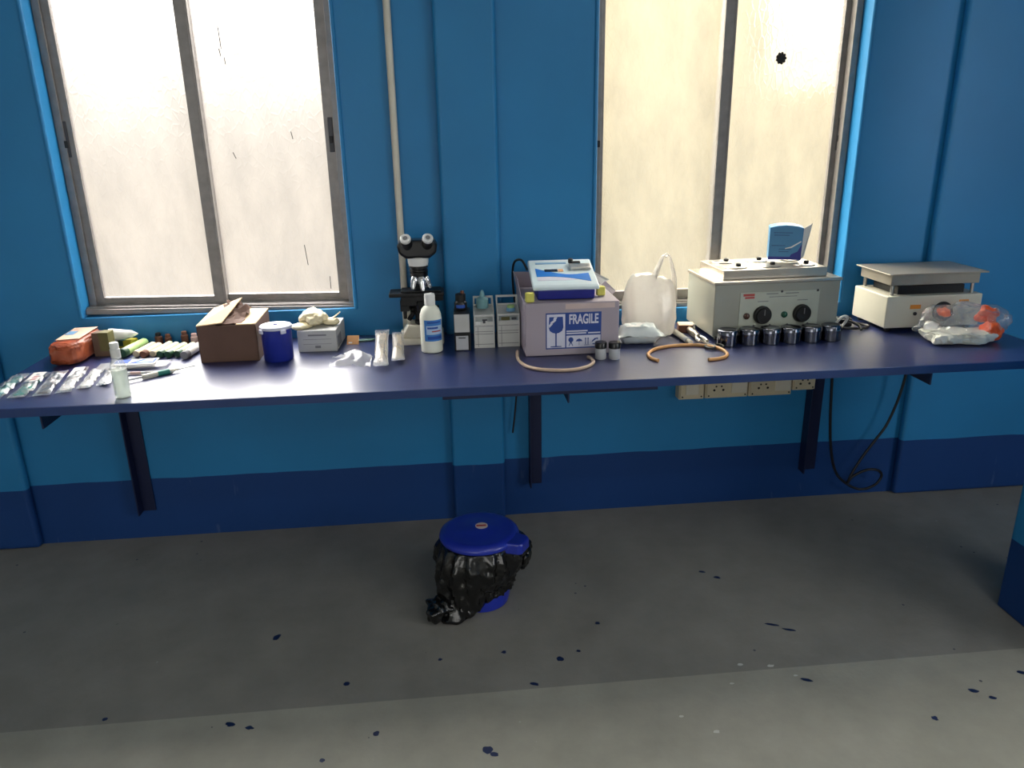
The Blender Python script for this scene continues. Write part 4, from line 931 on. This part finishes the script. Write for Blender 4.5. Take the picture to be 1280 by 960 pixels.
b = MB(); b.prism([(.0, .036), (.02, .040), (.05, .060), (.048, .063), (.018, .044), (.0, .039)], 'y', -.0394, -.0386); b.build('white_swoosh', M['paper'], t)
b = MB(); b.slab([(.0535, -.036, .002), (.0545, -.036, .104), (.082, -.010, .118), (.066, .004, .006)], .001); b.build('open_flap', M['paper'], t, label='open white side flap')

# six steel moisture tins
tin_lab = ('first steel tin from the left, beside the amber hose', 'second of the six steel tins counted from the hose', 'third steel tin from the hose, below the left black dial', 'fourth steel tin from the hose, just right of the green lamp above',
           'fifth steel tin from the hose, below the right black dial', 'sixth steel tin, at the end of the row by the black plug')
for i, (x, y) in enumerate(((.912, 2.292), (.985, 2.294), (1.056, 2.294), (1.124, 2.294), (1.195, 2.296), (1.263, 2.298))):
    if i == 0:
        t0 = t = thing('sample_tin', tin_lab[0], 'tin', (x, y, ZT), 0, 'steel sample tins in front of the water bath')
        MB().lathe([(.030, 0), (.032, .002), (.032, .040)], 32).build('body', M['tin'], t, smooth=True)
        b = MB(); b.lathe([(.0325, .033), (.0332, .0335), (.0332, .048), (.031, .0505), (.026, .0515), (.024, .0500), (.0, .0500)], 32); l_ = b.build('lid', M['tin'], t, smooth=True)
    else: dup(t0, (x, y, ZT+.0), i*.7, tin_lab[i])

# plug and lead between bath and hotplate
t = thing('mains_plug', 'black mains plug with pale pins lying between the water bath and hotplate', 'plug', (1.400, 2.46, ZT), math.radians(160))
b = MB(); b.box(-.020, .020, -.018, .018, .001, .030); b.build('plug_body', M['black'], t, bevel=.006, seg=3)
for yy in (-.009, .009): MB().cyl(.0030, (.020, yy, .018), (.042, yy, .020), 10).build('pin', M['white'], t)
MB().cyl(.0035, (.020, 0, .024), (.040, 0, .034), 10).build('pin', M['white'], t)
b = MB(); b.tube([(-.02, 0, .014), (-.05, -.02, .006), (-.075, .01, .006), (-.05, .045, .006), (-.01, .06, .006), (.03, .045, .006), (.045, .02, .012), (.01, .04, .03), (-.03, .06, .02), (-.04, .08, .008)], .0045, 8, 6); b.build('lead', M['cable'], t, smooth=True)
b = MB(); b.tube([(1.335, 2.40, ZT+.03), (1.350, 2.395, ZT+.050), (1.372, 2.40, ZT+.046), (1.365, 2.41, ZT+.018), (1.345, 2.405, ZT+.012)], .0045, 8, 5)
tag(b.build('white_lead', M['white'], smooth=True), 'looped white lead end resting beside the black plug', 'cable')

# ------------------------------------------------------------------ hotplate
t = thing('hotplate', 'cream bench hotplate with a raised square steel plate at the right end', 'hotplate', (1.645, 2.352, ZT))
w, D = .168, .208
b = MB(); b.box(-w, w, 0, D, .014, .122); b.build('body', M['cream_hot'], t, bevel=.004, seg=3)
for sx in (-1, 1):
    for yy in (.02, D-.02):
        MB().lathe([(.010, 0), (.012, .014)], 14, T(sx*(w-.025), yy, 0)).build('foot', M['black'], t)
        MB().cyl(.006, (sx*(w-.026), yy+.004, .122), (sx*(w-.026), yy+.004, .158), 14).build('post', M['steel'], t, smooth=True)
b = MB(); b.box(-w+.012, w-.012, .012, D-.006, .156, .192); b.box(-w-.004, w+.008, -.002, D+.004, .192, .1975); b.build('heating_plate', M['plate'], t, bevel=.002)
b = MB(); b.box(-w+.05, w-.05, .03, D-.03, .122, .150); b.build('heat_shield', M['black'], t)
MB().box(-.085, -.048, -.0012, 0, .078, .092).build('amber_label', M['amber'], t); MB().box(.086, .120, -.0012, 0, .096, .104).build('amber_label', M['amber'], t)
MB().turned([(.006, 0), (.006, .004), (.004, .006), (.0, .0065)], (-.066, -.0005, .062), (0, -1, 0), 16).build('indicator', M['black'], t, smooth=True)
b = MB(); b.turned([(.034, 0), (.034, .006), (.026, .010), (.024, .022), (.0, .0225)], (.030, -.0005, .066), (0, -1, 0), 30); b.build('dial', M['black'], t, smooth=True)

# clear bag with orange pieces and white pad in front of the hotplate
t = thing('plastic_bag', 'crumpled clear plastic bag holding orange pieces and white paper before the hotplate', 'bag', (1.665, 2.238, ZT))
b = MB(); b.blob((.008, -.004, .056), (.126, .074, .056), 5, .30, 20, 13, .001, .75); b.build('film', M['film_clear'], t, smooth=True)
b = MB(); b.blob((-.020, -.026, .019), (.108, .058, .019), 5, .22, 30, 5, .002, .55); b.build('paper_pad', M['white_pad'], t, smooth=True)
for c_, r_, s_ in (((.078, -.045, .034), (.036, .024, .032), 3), ((.080, -.012, .080), (.034, .022, .026), 8), ((-.036, .040, .080), (.022, .014, .017), 11)):
    MB().blob(c_, r_, 4, .45, 34, s_, .004).build('orange_piece', M['orange'], t, smooth=True)
b = MB(); b.tube([(.080, -.050, .03), (.078, -.040, .058), (.082, -.022, .088)], .018, 8, 5, .4); b.build('orange_strap', M['orange'], t, smooth=True)
for c_, r_, k_ in (((-.112, -.020, .050), (.024, .012, .014), 2), ((.112, .005, .088), (.018, .014, .012), 6)): MB().blob(c_, r_, 3, .5, 40, k_).build('knotted_corner', M['film_milky'], t, smooth=True)

# ------------------------------------------------------------------ light
wd = bpy.data.worlds.new('overcast_daylight'); SC.world = wd; wd.use_nodes = True
n, l = wd.node_tree.nodes, wd.node_tree.links
bg = n['Background']; tc = n.new('ShaderNodeTexCoord'); sx = n.new('ShaderNodeSeparateXYZ'); l.new(tc.outputs['Generated'], sx.inputs[0])
mr = n.new('ShaderNodeMapRange'); mr.inputs['From Min'].default_value = -.35; mr.inputs['From Max'].default_value = .65; l.new(sx.outputs['Z'], mr.inputs['Value'])
cr = n.new('ShaderNodeValToRGB'); e = cr.color_ramp.elements
e[0].position = 0; e[0].color = (.62, .54, .44, 1); e[1].position = 1; e[1].color = (24, 24.2, 24.8, 1)
for ps, c in ((.30, (.80, .72, .61, 1)), (.36, (.95, .88, .78, 1)), (.43, (1.6, 1.52, 1.42, 1)), (.54, (8.0, 7.9, 7.7, 1)), (.66, (24, 24, 24, 1))):
    q = e.new(ps); q.color = c
l.new(mr.outputs[0], cr.inputs['Fac']); l.new(cr.outputs['Color'], bg.inputs['Color']); bg.inputs['Strength'].default_value = 1.0

def fill_light(name, loc, power, sx_, sy_):
    L = bpy.data.lights.new(name, 'AREA'); L.shape = 'RECTANGLE'; L.size = sx_; L.size_y = sy_; L.energy = power; L.color = (1, .985, .95)
    o = bpy.data.objects.new(name, L); C.objects.link(o); o.location = loc; return o
fill_light('ceiling_fill_light', (1.3, -.4, 2.9), 13, 1.2, .12)  # unseen overhead area light, added as soft interior fill
fill_light('ceiling_fill_light', (1.3, -2.2, 2.9), 13, 1.2, .12)  # second added overhead fill, farther back
o = fill_light('rear_fill_light', (-1.5, -3.3, 1.35), 38, 2.4, 2.0); o.rotation_euler = (PI/2, 0, 0)  # unseen fill added behind the camera; the wall has no opening
o = fill_light('side_fill_light', (3.42, -.2, 1.6), 62, 2.4, 1.6); o.rotation_euler = Vector((-.85, .5, -.05)).to_track_quat('-Z', 'Y').to_euler()  # unseen fill added from the right; that wall has no window

# ------------------------------------------------------------------ camera
def look(yaw, pitch, roll):
    cy, sy, cp, sp = math.cos(yaw), math.sin(yaw), math.cos(pitch), math.sin(pitch)
    fwd = Vector((sy*cp, cy*cp, -sp)); r0 = Vector((cy, -sy, 0)); u0 = r0.cross(fwd)
    r = math.cos(roll)*r0+math.sin(roll)*u0; u = -math.sin(roll)*r0+math.cos(roll)*u0
    return Matrix((r, u, -fwd)).transposed().to_4x4()
cam = bpy.data.cameras.new('camera'); co = bpy.data.objects.new('camera', cam); C.objects.link(co)
co.matrix_world = Matrix.Translation((0, 0, 1.40)) @ look(math.radians(5.297), math.radians(18.377), math.radians(-1.0335))
cam.sensor_width = 36; cam.lens = 950/1280*36; cam.clip_start = .02
SC.camera = co
SC.view_settings.view_transform = 'Standard'; SC.view_settings.look = 'None'; SC.view_settings.gamma = 1; SC.view_settings.use_curve_mapping = False
SC.view_settings.exposure = -.06
SC.cycles.sample_clamp_indirect = 12; SC.cycles.max_bounces = 10; SC.cycles.diffuse_bounces = 5; SC.cycles.glossy_bounces = 4; SC.cycles.transparent_max_bounces = 16
SC.cycles.use_denoising = True
